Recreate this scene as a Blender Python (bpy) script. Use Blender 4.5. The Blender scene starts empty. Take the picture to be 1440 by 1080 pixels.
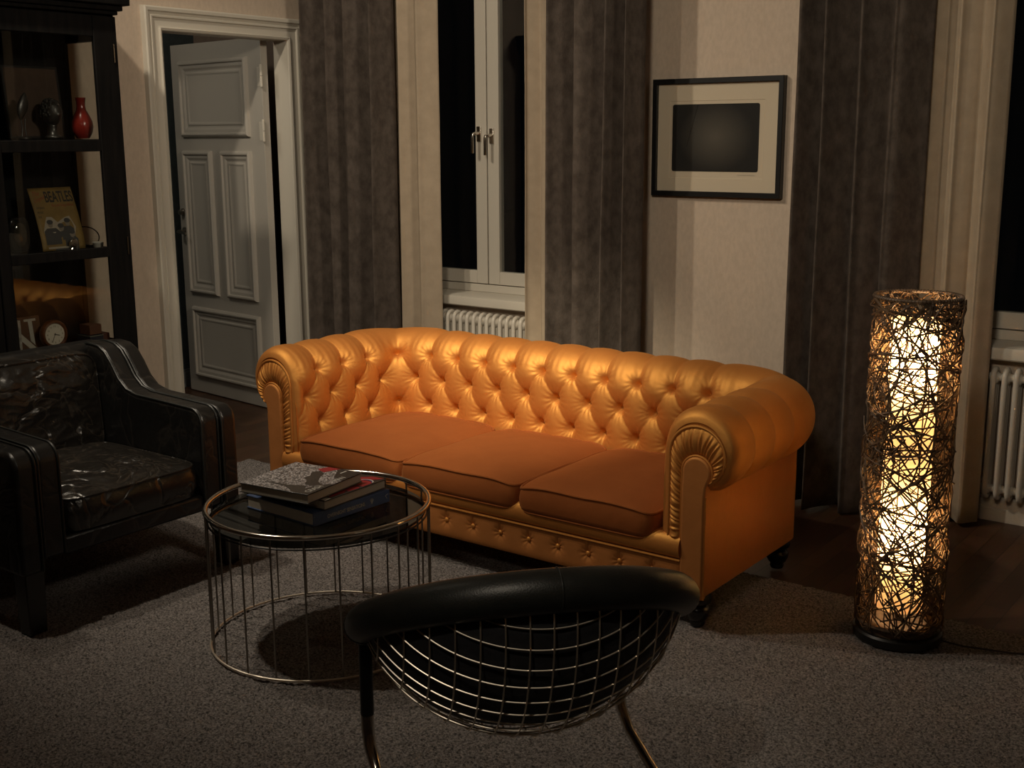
import bpy, bmesh, math, random
from mathutils import Vector, Matrix, noise
PI = math.pi
random.seed(7)
SC = bpy.context.scene
COL = SC.collection

# ------------------------------------------------------------------ helpers
def lin(c):
    return tuple((v/12.92 if v <= .04045 else ((v+.055)/1.055)**2.4) for v in c)

class MB:
    def __init__(s): s.v = []; s.f = []
    def add(s, vs, fs):
        b = len(s.v); s.v += [tuple(v) for v in vs]
        s.f += [tuple(i+b for i in f) for f in fs]; return s
    def box(s, x0, x1, y0, y1, z0, z1):
        vs = [(x, y, z) for z in (z0, z1) for y in (y0, y1) for x in (x0, x1)]
        return s.add(vs, [(0,2,3,1),(4,5,7,6),(0,1,5,4),(2,6,7,3),(0,4,6,2),(1,3,7,5)])
    def obox(s, c, ax, ay, az, hx, hy, hz):
        c = Vector(c); ax = Vector(ax); ay = Vector(ay); az = Vector(az); vs = []
        for k in (-1, 1):
            for j in (-1, 1):
                for i in (-1, 1): vs.append(c+ax*hx*i+ay*hy*j+az*hz*k)
        return s.add(vs, [(0,2,3,1),(4,5,7,6),(0,1,5,4),(2,6,7,3),(0,4,6,2),(1,3,7,5)])
    def tube(s, path, r, n=8, closed=False, caps=True, flat=1.0, up=None):
        P = [Vector(p) for p in path]; N = len(P)
        R = r if isinstance(r, (list, tuple)) else [r]*N
        T = []
        for i in range(N):
            a = P[(i-1) % N] if (closed or i > 0) else P[i]
            b = P[(i+1) % N] if (closed or i < N-1) else P[i]
            t = b-a; T.append(t.normalized() if t.length > 1e-9 else Vector((0,0,1)))
        u = Vector(up) if up is not None else (Vector((0,0,1)) if abs(T[0].z) < .9 else Vector((1,0,0)))
        vs = []
        for i in range(N):
            if up is not None and not closed: u = Vector(up)
            u = u-T[i]*u.dot(T[i])
            u = u.normalized() if u.length > 1e-6 else T[i].orthogonal().normalized()
            w = T[i].cross(u)
            for k in range(n):
                a = 2*PI*k/n
                vs.append(P[i]+(u*math.cos(a)*flat+w*math.sin(a))*R[i])
        fs = []
        M = N if closed else N-1
        for i in range(M):
            j = (i+1) % N
            for k in range(n):
                k2 = (k+1) % n
                fs.append((i*n+k, i*n+k2, j*n+k2, j*n+k))
        if caps and not closed:
            fs.append(tuple(range(n-1, -1, -1))); fs.append(tuple((N-1)*n+k for k in range(n)))
        return s.add(vs, fs)
    def cyl(s, a, b, r, n=16): return s.tube([a, b], r, n)
    def lathe(s, prof, n=32, c=(0,0,0), axis='z'):
        vs = []
        for r, z in prof:
            for k in range(n):
                a = 2*PI*k/n; p = (r*math.cos(a), r*math.sin(a), z)
                if axis == 'x': p = (p[2], p[0], p[1])
                if axis == 'y': p = (p[1], p[2], p[0])
                vs.append((c[0]+p[0], c[1]+p[1], c[2]+p[2]))
        fs = []
        for i in range(len(prof)-1):
            for k in range(n):
                k2 = (k+1) % n
                fs.append((i*n+k, i*n+k2, (i+1)*n+k2, (i+1)*n+k))
        fs.append(tuple(range(n-1, -1, -1))); m = (len(prof)-1)*n
        fs.append(tuple(m+k for k in range(n)))
        return s.add(vs, fs)
    def torus(s, c, R, r, n=48, m=8):
        return s.tube([(c[0]+R*math.cos(2*PI*i/n), c[1]+R*math.sin(2*PI*i/n), c[2]) for i in range(n)], r, m, closed=True)
    def sphere(s, c, r, n=16, m=10, sc=(1,1,1)):
        vs = []; fs = []
        for i in range(m+1):
            t = PI*i/m
            for k in range(n):
                a = 2*PI*k/n
                vs.append((c[0]+r*sc[0]*math.sin(t)*math.cos(a), c[1]+r*sc[1]*math.sin(t)*math.sin(a), c[2]-r*sc[2]*math.cos(t)))
        for i in range(m):
            for k in range(n):
                k2 = (k+1) % n; fs.append((i*n+k, i*n+k2, (i+1)*n+k2, (i+1)*n+k))
        return s.add(vs, fs)
    def grid(s, fn, nu, nv, cu=False, cv=False):
        vs = []
        for j in range(nv):
            for i in range(nu):
                vs.append(fn(i/(nu if cu else nu-1), j/(nv if cv else nv-1)))
        fs = []
        for j in range(nv if cv else nv-1):
            for i in range(nu if cu else nu-1):
                i2 = (i+1) % nu; j2 = (j+1) % nv
                fs.append((j*nu+i, j*nu+i2, j2*nu+i2, j2*nu+i))
        return s.add(vs, fs)
    def loft(s, loops, closed=True, cap0=False, cap1=False):
        n = len(loops[0]); vs = [p for l in loops for p in l]; fs = []
        for j in range(len(loops)-1):
            for i in range(n if closed else n-1):
                i2 = (i+1) % n
                fs.append((j*n+i, j*n+i2, (j+1)*n+i2, (j+1)*n+i))
        if cap0: fs.append(tuple(range(n-1, -1, -1)))
        if cap1: fs.append(tuple((len(loops)-1)*n+i for i in range(n)))
        return s.add(vs, fs)
    def prism(s, poly, fn, h0, h1):
        return s.loft([[fn(a, b, h0) for a, b in poly], [fn(a, b, h1) for a, b in poly]], True, True, True)
    def build(s, name, mat, parent=None, smooth=True, angle=40, bevel=0, seg=2, recalc=True, solid=0, sub=0):
        me = bpy.data.meshes.new(name)
        me.from_pydata([tuple(v) for v in s.v], [], s.f); me.update()
        if recalc:
            bm = bmesh.new(); bm.from_mesh(me); bmesh.ops.recalc_face_normals(bm, faces=bm.faces); bm.to_mesh(me); bm.free()
        if mat: me.materials.append(mat)
        if smooth:
            me.polygons.foreach_set('use_smooth', [True]*len(me.polygons)); me.set_sharp_from_angle(angle=math.radians(angle))
        o = bpy.data.objects.new(name, me); COL.objects.link(o)
        if parent: o.parent = parent
        if solid:
            m = o.modifiers.new('solid', 'SOLIDIFY'); m.thickness = solid; m.offset = 0
        if bevel:
            m = o.modifiers.new('bevel', 'BEVEL'); m.width = bevel; m.segments = seg; m.limit_method = 'ANGLE'; m.angle_limit = math.radians(35)
        if sub:
            m = o.modifiers.new('sub', 'SUBSURF'); m.levels = sub; m.render_levels = sub
        return o

def empty(name, loc=(0,0,0), rz=0):
    o = bpy.data.objects.new(name, None); COL.objects.link(o)
    o.location = loc; o.rotation_euler = (0,0,rz); o.empty_display_size = .1; return o
def tag(o, label, cat, group=None):
    o['label'] = label; o['category'] = cat
    if group: o['group'] = group
    return o
def struct(o): o['kind'] = 'structure'; return o
def text_mb(txt, size, fn, extrude=0.0006, align='LEFT', sx=1.0, shear=0.0, bold=0.0):
    """lettering as mesh; fn maps (u, v, h) to a point"""
    cu = bpy.data.curves.new('lettering', 'FONT'); cu.body = txt; cu.size = size; cu.align_x = align
    cu.extrude = extrude; cu.shear = shear; cu.resolution_u = 4; cu.offset = bold
    o = bpy.data.objects.new('lettering', cu); COL.objects.link(o)
    dg = bpy.context.evaluated_depsgraph_get(); dg.update()
    me = bpy.data.meshes.new_from_object(o.evaluated_get(dg))
    m = MB(); m.add([fn(v.co.x*sx, v.co.y, v.co.z+extrude) for v in me.vertices], [tuple(p.vertices) for p in me.polygons])
    bpy.data.objects.remove(o); bpy.data.curves.remove(cu); bpy.data.meshes.remove(me)
    return m
def copy_obj(o, parent, loc=None):
    c = o.copy(); COL.objects.link(c); c.parent = parent
    if loc is not None: c.location = loc
    return c

# ------------------------------------------------------------------ materials
def newmat(name):
    m = bpy.data.materials.new(name); m.use_nodes = True; nt = m.node_tree
    return m, nt, nt.nodes['Principled BSDF'], nt.nodes['Material Output']
def N(nt, typ, **kw):
    n = nt.nodes.new(typ)
    for k, v in kw.items():
        if k.startswith('_'): setattr(n, k[1:], v)
        else: n.inputs[k.replace('__', ' ')].default_value = v
    return n
def setp(b, **kw):
    for k, v in kw.items():
        b.inputs[k.replace('_', ' ')].default_value = v
def plain(name, col, rough=.5, metal=0., spec=.5, **kw):
    m, nt, b, o = newmat(name)
    setp(b, Base_Color=(*col, 1), Roughness=rough, Metallic=metal, **{'Specular_IOR_Level': spec}); setp(b, **kw)
    return m
def noisy(name, c1, c2, scale=20, detail=4, rough=.5, bump=0., bscale=None, bdist=.01, stretch=(1,1,1), p0=.35, p1=.65, sheen=0., sheen_tint=(1,1,1), sheen_rough=.4, spec=.3, rvar=0., coat=0.):
    m, nt, b, o = newmat(name); L = nt.links.new
    tc = N(nt, 'ShaderNodeTexCoord'); mp = N(nt, 'ShaderNodeMapping'); mp.inputs['Scale'].default_value = stretch
    L(tc.outputs['Object'], mp.inputs['Vector'])
    n = N(nt, 'ShaderNodeTexNoise', Scale=scale, Detail=detail, Roughness=.6); L(mp.outputs[0], n.inputs['Vector'])
    r = N(nt, 'ShaderNodeValToRGB'); r.color_ramp.elements[0].position = p0; r.color_ramp.elements[1].position = p1
    r.color_ramp.elements[0].color = (*c1, 1); r.color_ramp.elements[1].color = (*c2, 1)
    L(n.outputs['Fac'], r.inputs['Fac']); L(r.outputs['Color'], b.inputs['Base Color'])
    setp(b, Roughness=rough, Specular_IOR_Level=spec)
    if sheen: setp(b, Sheen_Weight=sheen, Sheen_Tint=(*sheen_tint, 1), Sheen_Roughness=sheen_rough)
    if coat: setp(b, Coat_Weight=coat, Coat_Roughness=.1)
    if bump:
        n2 = N(nt, 'ShaderNodeTexNoise', Scale=bscale or scale*3, Detail=3); L(mp.outputs[0], n2.inputs['Vector'])
        bp = N(nt, 'ShaderNodeBump', Strength=bump, Distance=bdist); L(n2.outputs['Fac'], bp.inputs['Height']); L(bp.outputs[0], b.inputs['Normal'])
    return m
def thin_glass(name, tint, ior=1.5, rough=0.0):
    m, nt, b, o = newmat(name); nt.nodes.remove(b); L = nt.links.new
    fr = N(nt, 'ShaderNodeFresnel', IOR=ior); tr = N(nt, 'ShaderNodeBsdfTransparent', Color=(*tint, 1)); gl = N(nt, 'ShaderNodeBsdfGlossy', Roughness=rough)
    # same reflectance on entry and exit: the pane does not bend the ray, so undo the node's inversion on back faces
    ge = N(nt, 'ShaderNodeNewGeometry'); mr = N(nt, 'ShaderNodeMapRange'); mr.inputs['To Min'].default_value = ior; mr.inputs['To Max'].default_value = 1/ior
    L(ge.outputs['Backfacing'], mr.inputs['Value']); L(mr.outputs[0], fr.inputs['IOR'])
    mx = N(nt, 'ShaderNodeMixShader'); L(fr.outputs[0], mx.inputs[0]); L(tr.outputs[0], mx.inputs[1]); L(gl.outputs[0], mx.inputs[2]); L(mx.outputs[0], o.inputs['Surface'])
    return m

M = {}
M['wall'] = noisy('wallpaper', (.50,.41,.325), (.56,.46,.365), scale=60, rough=.85, bump=.12, bscale=150, bdist=.003, stretch=(1,1,.5))
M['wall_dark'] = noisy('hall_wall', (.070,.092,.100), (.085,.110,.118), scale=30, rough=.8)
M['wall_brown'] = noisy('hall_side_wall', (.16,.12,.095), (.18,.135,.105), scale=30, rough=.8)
M['ceil'] = plain('ceiling_paint', (.5,.47,.42), .9)
M['white'] = plain('white_paint', (.60,.56,.48), .42, spec=.4)
M['door'] = plain('grey_white_door_paint', (.45,.42,.37), .42, spec=.4)
M['rad'] = plain('radiator_enamel', (.58,.54,.47), .35)
M['chrome'] = plain('chrome', (.62,.58,.52), .16, metal=1)
M['wire'] = plain('chrome_wire', (.88,.80,.68), .42, metal=1)
M['cage'] = plain('grey_chrome_rod', (.30,.275,.24), .3, metal=1)
M['brass'] = plain('dull_steel', (.35,.31,.26), .28, metal=1)
M['black'] = plain('black_metal', (.012,.011,.010), .4)
M['blackwood'] = noisy('black_stained_wood', (.005,.005,.005), (.009,.008,.0075), scale=8, stretch=(6,6,.6), rough=.65, spec=.06)
M['frame'] = plain('black_frame', (.008,.008,.008), .35)
M['curtain'] = noisy('brown_velvet', (.062,.050,.042), (.105,.086,.073), scale=22, detail=7, stretch=(1,1,.7), rough=.95, bump=.35, bscale=160, bdist=.004, sheen=.08, sheen_tint=(.6,.5,.42), sheen_rough=.5, spec=.05)
M['cream'] = noisy('cream_curtain_cloth', (.36,.29,.21), (.41,.33,.24), scale=14, rough=.8, bump=.15, bscale=220, bdist=.003, sheen=.15, sheen_tint=(.9,.8,.6))
M['leather_dark'] = noisy('smooth_black_leather', (.010,.011,.010), (.016,.017,.015), scale=12, rough=.42, bump=.25, bscale=260, bdist=.002, spec=.5)
M['seatleather'] = noisy('matt_black_leather', (.015,.015,.017), (.022,.022,.025), scale=10, rough=.55, bump=.4, bscale=30, bdist=.01, spec=.3)
M['paper'] = plain('page_paper', (.40,.35,.28), .8)
M['rattan'] = noisy('dark_rattan', (.055,.034,.020), (.15,.095,.055), scale=30, rough=.5, spec=.4)
M['foot'] = plain('dark_turned_wood', (.010,.007,.005), .25)
M['winglass'] = thin_glass('window_pane', (.9,.92,.92), 1.5)
M['cabglass'] = thin_glass('cabinet_glass', (.93,.94,.93), 1.42)
M['tableglass'] = thin_glass('smoked_glass', (.20,.20,.185), 1.5)
M['picglass'] = thin_glass('picture_glazing', (.96,.96,.96), 1.28)

def velvet(name, c1, c2, gold, mixf, rough):
    """cut pile: a rust coloured base with a broad golden lustre of the fibre sides"""
    m, nt, b, o = newmat(name); L = nt.links.new
    tc = N(nt, 'ShaderNodeTexCoord')
    n = N(nt, 'ShaderNodeTexNoise', Scale=5.5, Detail=5, Roughness=.6, Distortion=.4); L(tc.outputs['Object'], n.inputs['Vector'])
    r = N(nt, 'ShaderNodeValToRGB'); r.color_ramp.elements[0].position = .3; r.color_ramp.elements[1].position = .7
    r.color_ramp.elements[0].color = (*c1, 1); r.color_ramp.elements[1].color = (*c2, 1)
    L(n.outputs['Fac'], r.inputs['Fac']); L(r.outputs['Color'], b.inputs['Base Color'])
    setp(b, Roughness=.8, Specular_IOR_Level=.05, Sheen_Weight=.12, Sheen_Tint=(1,.6,.25,1), Sheen_Roughness=.4)
    n2 = N(nt, 'ShaderNodeTexNoise', Scale=420, Detail=2); L(tc.outputs['Object'], n2.inputs['Vector'])
    n3 = N(nt, 'ShaderNodeTexNoise', Scale=22, Detail=3); L(tc.outputs['Object'], n3.inputs['Vector'])
    b1 = N(nt, 'ShaderNodeBump', Strength=.14, Distance=.002); L(n2.outputs['Fac'], b1.inputs['Height'])
    b2 = N(nt, 'ShaderNodeBump', Strength=.14, Distance=.012); L(n3.outputs['Fac'], b2.inputs['Height']); L(b1.outputs[0], b2.inputs['Normal'])
    L(b2.outputs[0], b.inputs['Normal'])
    g = N(nt, 'ShaderNodeBsdfPrincipled', Metallic=1.0, Roughness=rough); g.inputs['Base Color'].default_value = (*gold, 1); L(b2.outputs[0], g.inputs['Normal'])
    mx = N(nt, 'ShaderNodeMixShader'); mx.inputs[0].default_value = mixf; L(b.outputs[0], mx.inputs[1]); L(g.outputs[0], mx.inputs[2]); L(mx.outputs[0], o.inputs['Surface'])
    return m
M['velvet'] = velvet('golden_orange_velvet', (.31,.095,.022), (.39,.124,.030), (.90,.50,.13), .36, .58)
M['velvet_side_shade'] = velvet('side_shaded_orange_velvet', (.35,.120,.036), (.42,.148,.046), (.84,.45,.13), .26, .6)  # same velvet; duller light on the outer faces put into its tone
M['velvet_seat_shade'] = velvet('shaded_orange_velvet', (.22,.064,.019), (.27,.081,.024), (.60,.22,.06), .18, .60)  # same velvet again, the seat's shade put into a darker colour
def leather(name, c, scale_big, rough, strength):
    """worn black leather: creases from distorted noise ridges, glossy with rubbed lighter lines"""
    m, nt, b, o = newmat(name); L = nt.links.new
    tc = N(nt, 'ShaderNodeTexCoord')
    n0 = N(nt, 'ShaderNodeTexNoise', Scale=3.2, Detail=3, Distortion=1.2); L(tc.outputs['Object'], n0.inputs['Vector'])
    ad = N(nt, 'ShaderNodeVectorMath', _operation='MULTIPLY_ADD'); L(n0.outputs['Color'], ad.inputs[0]); ad.inputs[1].default_value = (.35,.35,.35); L(tc.outputs['Object'], ad.inputs[2])
    v = N(nt, 'ShaderNodeTexVoronoi', Scale=scale_big, _feature='DISTANCE_TO_EDGE'); L(ad.outputs[0], v.inputs['Vector'])
    mr = N(nt, 'ShaderNodeMapRange'); mr.inputs['From Max'].default_value = .10; L(v.outputs['Distance'], mr.inputs['Value'])
    n1 = N(nt, 'ShaderNodeTexNoise', Scale=9, Detail=5, Distortion=1.5); L(tc.outputs['Object'], n1.inputs['Vector'])
    mul = N(nt, 'ShaderNodeMath', _operation='MULTIPLY_ADD'); L(n1.outputs['Fac'], mul.inputs[0]); mul.inputs[1].default_value = 1.4; L(mr.outputs[0], mul.inputs[2])
    bp = N(nt, 'ShaderNodeBump', Strength=strength, Distance=.012); L(mul.outputs[0], bp.inputs['Height'])
    n2 = N(nt, 'ShaderNodeTexNoise', Scale=240, Detail=2); L(tc.outputs['Object'], n2.inputs['Vector'])
    bp2 = N(nt, 'ShaderNodeBump', Strength=.12, Distance=.002); L(n2.outputs['Fac'], bp2.inputs['Height']); L(bp.outputs[0], bp2.inputs['Normal'])
    L(bp2.outputs[0], b.inputs['Normal'])
    r = N(nt, 'ShaderNodeValToRGB'); r.color_ramp.elements[0].position = 0.; r.color_ramp.elements[1].position = .35
    r.color_ramp.elements[0].color = (c[0]*2.4, c[1]*2.2, c[2]*2, 1); r.color_ramp.elements[1].color = (*c, 1)
    L(mr.outputs[0], r.inputs['Fac']); L(r.outputs['Color'], b.inputs['Base Color'])
    setp(b, Roughness=rough, Specular_IOR_Level=.5)
    return m
M['leather'] = leather('worn_black_leather', (.015,.013,.011), 6, .27, .30)
M['leather_arm'] = leather('smooth_worn_black_leather', (.009,.0085,.008), 4, .36, .16)

def rugmat():
    m, nt, b, o = newmat('shag_pile'); L = nt.links.new
    tc = N(nt, 'ShaderNodeTexCoord')
    n = N(nt, 'ShaderNodeTexNoise', Scale=135, Detail=4, Roughness=.8); L(tc.outputs['Object'], n.inputs['Vector'])
    r = N(nt, 'ShaderNodeValToRGB'); r.color_ramp.elements[0].position = .38; r.color_ramp.elements[1].position = .62
    r.color_ramp.elements[0].color = (.046,.041,.039, 1); r.color_ramp.elements[1].color = (.47,.425,.405, 1)
    L(n.outputs['Fac'], r.inputs['Fac']); L(r.outputs['Color'], b.inputs['Base Color'])
    bp = N(nt, 'ShaderNodeBump', Strength=.9, Distance=.012); L(n.outputs['Fac'], bp.inputs['Height']); L(bp.outputs[0], b.inputs['Normal'])
    setp(b, Roughness=.95, Specular_IOR_Level=.05, Sheen_Weight=.1)
    return m
M['rug'] = rugmat()
def floormat():
    m, nt, b, o = newmat('dark_parquet'); L = nt.links.new
    tc = N(nt, 'ShaderNodeTexCoord'); mp = N(nt, 'ShaderNodeMapping'); L(tc.outputs['Object'], mp.inputs['Vector']); mp.inputs['Rotation'].default_value = (0,0,PI/2)
    br = N(nt, 'ShaderNodeTexBrick', Scale=1.0); br.inputs['Brick Width'].default_value = .48; br.inputs['Row Height'].default_value = .085
    br.inputs['Mortar Size'].default_value = .0015; br.inputs['Color1'].default_value = (.070,.034,.018,1); br.inputs['Color2'].default_value = (.125,.062,.032,1); br.inputs['Mortar'].default_value = (.02,.01,.006,1)
    L(mp.outputs[0], br.inputs['Vector'])
    n = N(nt, 'ShaderNodeTexNoise', Scale=12, Detail=5); mp2 = N(nt, 'ShaderNodeMapping'); mp2.inputs['Scale'].default_value = (8,.8,1); L(tc.outputs['Object'], mp2.inputs['Vector']); L(mp2.outputs[0], n.inputs['Vector'])
    mx = N(nt, 'ShaderNodeMix', _data_type='RGBA', _blend_type='MULTIPLY'); mx.inputs[0].default_value = .6
    L(br.outputs['Color'], mx.inputs[6]); L(n.outputs['Color'], mx.inputs[7]); L(mx.outputs[2], b.inputs['Base Color'])
    setp(b, Roughness=.38, Specular_IOR_Level=.35)
    return m
M['floor'] = floormat()

# ------------------------------------------------------------------ room
WY, DX = 5.055, -5.109          # window wall, door wall
XR, YF, ZC = 1.6, -1.6, 3.50
R0, R1 = 0.70, 2.95              # window opening z
W1 = (-4.62, -3.38); W2 = (-1.66, -.42)
struct(MB().box(-6.4, XR+.2, YF-.2, WY+.25, -.1, 0).build('floor', M['floor'], smooth=False))
struct(MB().box(-6.4, XR+.2, YF-.2, WY+.25, ZC, ZC+.1).build('ceiling', M['ceil'], smooth=False))
w = MB(); T = .25
for a, b in ((DX-.10, W1[0]), (W1[1], W2[0]), (W2[1], XR)): w.box(a, b, WY, WY+T, 0, ZC)
for a, b in (W1, W2):
    w.box(a, b, WY, WY+T, 0, R0); w.box(a, b, WY, WY+T, R1, ZC)
struct(w.build('wall_back', M['wall'], smooth=False))
DY0, DY1, DZ = 3.925, 4.772, 2.118
w = MB()
w.box(DX-.10, DX, YF, DY0, 0, ZC); w.box(DX-.10, DX, DY1, WY, 0, ZC); w.box(DX-.10, DX, DY0, DY1, DZ, ZC)
struct(w.build('wall_left', M['wall'], smooth=False))
struct(MB().box(XR, XR+.1, YF, WY, 0, ZC).build('wall_right', M['wall'], smooth=False))
struct(MB().box(DX-.10, XR, YF-.1, YF, 0, ZC).build('wall_front', M['wall'], smooth=False))
# the hall behind the open door
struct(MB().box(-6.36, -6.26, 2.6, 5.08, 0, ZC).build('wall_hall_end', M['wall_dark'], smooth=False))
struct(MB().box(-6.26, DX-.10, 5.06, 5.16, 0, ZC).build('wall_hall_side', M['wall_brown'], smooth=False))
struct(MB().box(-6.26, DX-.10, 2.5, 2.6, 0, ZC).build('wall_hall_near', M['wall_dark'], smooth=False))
b = MB(); b.box(-6.26, -6.244, 2.6, 5.06, 0, .10); b.box(-6.26, -6.25, 2.6, 5.06, .10, .115)
struct(b.build('baseboard_hall', plain('grey_baseboard', (.14,.15,.15), .4), smooth=False))
# skirting along the window wall: two steps
b = MB()
prof = [(0,.0),(.022,.0),(.022,.052),(.016,.058),(.016,.092),(.010,.104),(0,.108)]
for a0, a1 in ((DX+.0, XR),):
    b.loft([[(a0, WY-y, z) for y, z in prof], [(a1, WY-y, z) for y, z in prof]], True, True, True)
struct(b.build('baseboard_back', M['white'], smooth=False))
b = MB()
for y0, y1 in ((YF, DY0-.112), (DY1+.112, WY-.024)):
    b.loft([[(DX+y, y0, z) for y, z in prof], [(DX+y, y1, z) for y, z in prof]], True, True, True)
struct(b.build('baseboard_left', M['white'], smooth=False))

# ------------------------------------------------------------------ windows
def window(name, X0, X1, handles=True):
    root = struct(empty(name, ((X0+X1)/2, WY+.15, R0)))
    ox, oy, oz = root.location
    def B(*bx):
        m = MB()
        for x0, x1, y0, y1, z0, z1 in bx: m.box(x0-ox, x1-ox, y0-oy, y1-oy, z0-oz, z1-oz)
        return m
    fy0, fy1 = WY+.105, WY+.19
    B((X0, X0+.045, fy0, fy1, R0-.04, R1), (X1-.045, X1, fy0, fy1, R0-.04, R1), (X0, X1, fy0-.005, fy1, .748, .790), (X0, X1, fy0, fy1, R1-.045, R1)).build('window_frame', M['white'], root, bevel=.003)
    cx = (X0+X1)/2; sy0, sy1 = WY+.095, WY+.14
    for sgn in (-1, 1):
        a0, a1 = (X0+.038, cx-.0035) if sgn < 0 else (cx+.0035, X1-.038)
        z0, z1 = .795, R1-.04; st = .075; rb = .07
        s = B((a0, a0+st, sy0, sy1, z0, z1), (a1-st, a1, sy0, sy1, z0, z1), (a0+st, a1-st, sy0, sy1, z0, z0+rb), (a0+st, a1-st, sy0, sy1, z1-rb, z1)).build('sash', M['white'], root, bevel=.003)
        B((a0+st-.003, a1-st+.003, sy0+.018, sy0+.022, z0+rb-.003, z1-rb+.003)).build('pane', M['winglass'], s, smooth=False)
        # lever handle on the meeting stile
        hx = (cx-.034-.016 if sgn < 0 else cx+.036); hz = 1.605 if sgn < 0 else 1.594
        h = MB()
        h.box(hx-.013-ox, hx+.013-ox, sy0-.010-oy, sy0-oy, hz-.045-oz, hz+.035-oz)
        h.cyl((hx-ox, sy0-.008-oy, hz-oz), (hx-ox, sy0-.045-oy, hz-.004-oz), .010, 12)
        h.tube([(hx-ox, sy0-.035-oy, hz-oz), (hx-.002-ox, sy0-.055-oy, hz-.004-oz), (hx-.004-ox, sy0-.058-oy, hz-.02-oz), (hx-.004-ox, sy0-.058-oy, hz-.105-oz)], .0085, 10)
        h.build('window_handle', M['chrome'], s, bevel=.002)
    m = MB()
    prof = [(WY+.105,.748),(WY-.062,.748),(WY-.078,.742),(WY-.082,.730),(WY-.082,.698),(WY-.076,.692),(WY+.0,.692),(WY+.105,.692)]
    m.loft([[(X0-ox, y-oy, z-oz) for y, z in prof], [(X1-ox, y-oy, z-oz) for y, z in prof]], True, True, True)
    m.build('window_sill', M['white'], root, angle=30)
window('window_1', *W1); window('window_2', *W2)

# ------------------------------------------------------------------ radiators
def radiator(X0, X1, label):
    root = tag(empty('radiator', ((X0+X1)/2, WY-.070, .12)), label, 'radiator', 'column radiators below the windows')
    ox, oy, oz = root.location; pitch = .0445; n = int((X1-X0)/pitch); first = None
    for i in range(n):
        x = X0+pitch*(i+.5)
        if first is None:
            m = MB(); r = .0115; dy = .030
            # one column: a loop of two uprights with rounded heads
            def loop(zb, zt):
                P = []
                for k in range(9):
                    a = PI*k/8; P.append((0, -dy*math.cos(a), zt-dy+dy*math.sin(a)))
                for k in range(9):
                    a = PI*k/8; P.append((0, dy*math.cos(a), zb+dy-dy*math.sin(a)))
                return P
            m.tube(loop(0, .535), r, 10, closed=True)
            m.sphere((0, 0, .500), .027, 12, 8, (.75, 1.15, 1.1)); m.sphere((0, 0, .035), .027, 12, 8, (.75, 1.15, 1.0))
            m.cyl((0, 0, .03), (0, 0, .5), .011, 8)
            first = m.build('radiator_column', M['rad'], root); first.location = (x-ox, 0, 0)
        else: copy_obj(first, root, (x-ox, 0, 0))
    for zp in (.503, .035): MB().cyl((X0-ox+.01, 0, zp), (X1-ox-.01, 0, zp), .017, 12).build('header_pipe', M['rad'], root)
    for s in (0, 1):
        x = (X0+.05 if s == 0 else X1-.05)-ox
        m = MB(); m.box(x-.012, x+.012, .0, .066, .06, .075); m.box(x-.012, x+.012, .062, .0695, .04, .12); m.build('wall_bracket', M['rad'], root)
radiator(-4.42, -3.46, 'white column radiator below the window behind the orange sofa')
radiator(-1.335, -.50, 'white column radiator below the dark window beyond the woven floor lamp')

# ------------------------------------------------------------------ door
root = struct(empty('door_1', (DX, (DY0+DY1)/2, 0))); ox, oy, oz = root.location
def U(o, h): return [(DX+h-ox, DY0-o-oy, 0), (DX+h-ox, DY0-o-oy, DZ+o), (DX+h-ox, DY1+o-oy, DZ+o), (DX+h-ox, DY1+o-oy, 0)]
m = MB()
m.loft([U(o, h) for o, h in [(-.004,-.104),(-.004,.010),(0,.016),(.010,.021),(.016,.012),(.024,.010),(.056,.013),(.060,.024),(.068,.026),(.072,.018),(.084,.022),(.090,.033),(.104,.036),(.111,.030),(.112,.0)]], closed=False)
m.build('door_casing', M['white'], root, angle=25)
m = MB(); m.loft([U(o, h) for o, h in [(0.0,-.100),(.06,-.100),(.07,-.108),(.10,-.108),(.10,-.1)]], closed=False); m.build('door_casing', M['white'], root, angle=25)
hx, hy = -5.232, 4.712; ang = math.radians(180-6.4)
leaf = empty('door_leaf', (hx-ox, hy-oy, .006)); leaf.parent = root; leaf.rotation_euler = (0, 0, ang)
# leaf coordinates: x from hinge to lock edge, +y away from the room side, z up (face towards camera at y=+)
DW, DH, DT = .925, 2.130, .044
def face(x, z, h): return (x, DT/2+h, z)
m = MB(); m.box(0, DW, -DT/2, DT/2, 0, DH)
def rect(x0, x1, z0, z1, i, h): return [face(x0+i, z0+i, h), face(x1-i, z0+i, h), face(x1-i, z1-i, h), face(x0+i, z1-i, h)]
m.build('door_slab', M['door'], leaf, smooth=False, bevel=.002)
panels = [(.128,.834,1.585,2.032), (.128,.435,.632,1.506), (.530,.842,.632,1.506), (.118,.836,.100,.548)]
for x0, x1, z0, z1 in panels:
    m = MB()
    m.loft([rect(x0, x1, z0, z1, i, h) for i, h in [(0,0),(.004,.016),(.014,.024),(.022,.022),(.028,.012),(.044,.010),(.058,.002),(.066,.0015),(.072,.0065),(.080,.0065),(.088,.002),(.094,.001)]], True, False, True)
    m.build('door_panel', M['door'], leaf, angle=20)
m = MB()
for z in (1.130,):
    m.lathe([(.0,0),(.022,0),(.022,.010),(.017,.014),(.017,.030),(.012,.034),(.0,.034)], 20, (.885, DT/2, z), 'y')
m.build('thumb_turn', M['brass'], leaf)
m = MB(); m.lathe([(0,0),(.026,0),(.026,.006),(.018,.010),(.012,.014),(.011,.045),(0,.045)], 20, (.880, DT/2, 1.012), 'y')
m.tube([(.880, DT/2+.04, 1.012), (.880, DT/2+.052, 1.012), (.872, DT/2+.058, 1.012), (.80, DT/2+.058, 1.008), (.785, DT/2+.056, 1.004)], [.009,.009,.009,.008,.007], 10)
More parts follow.
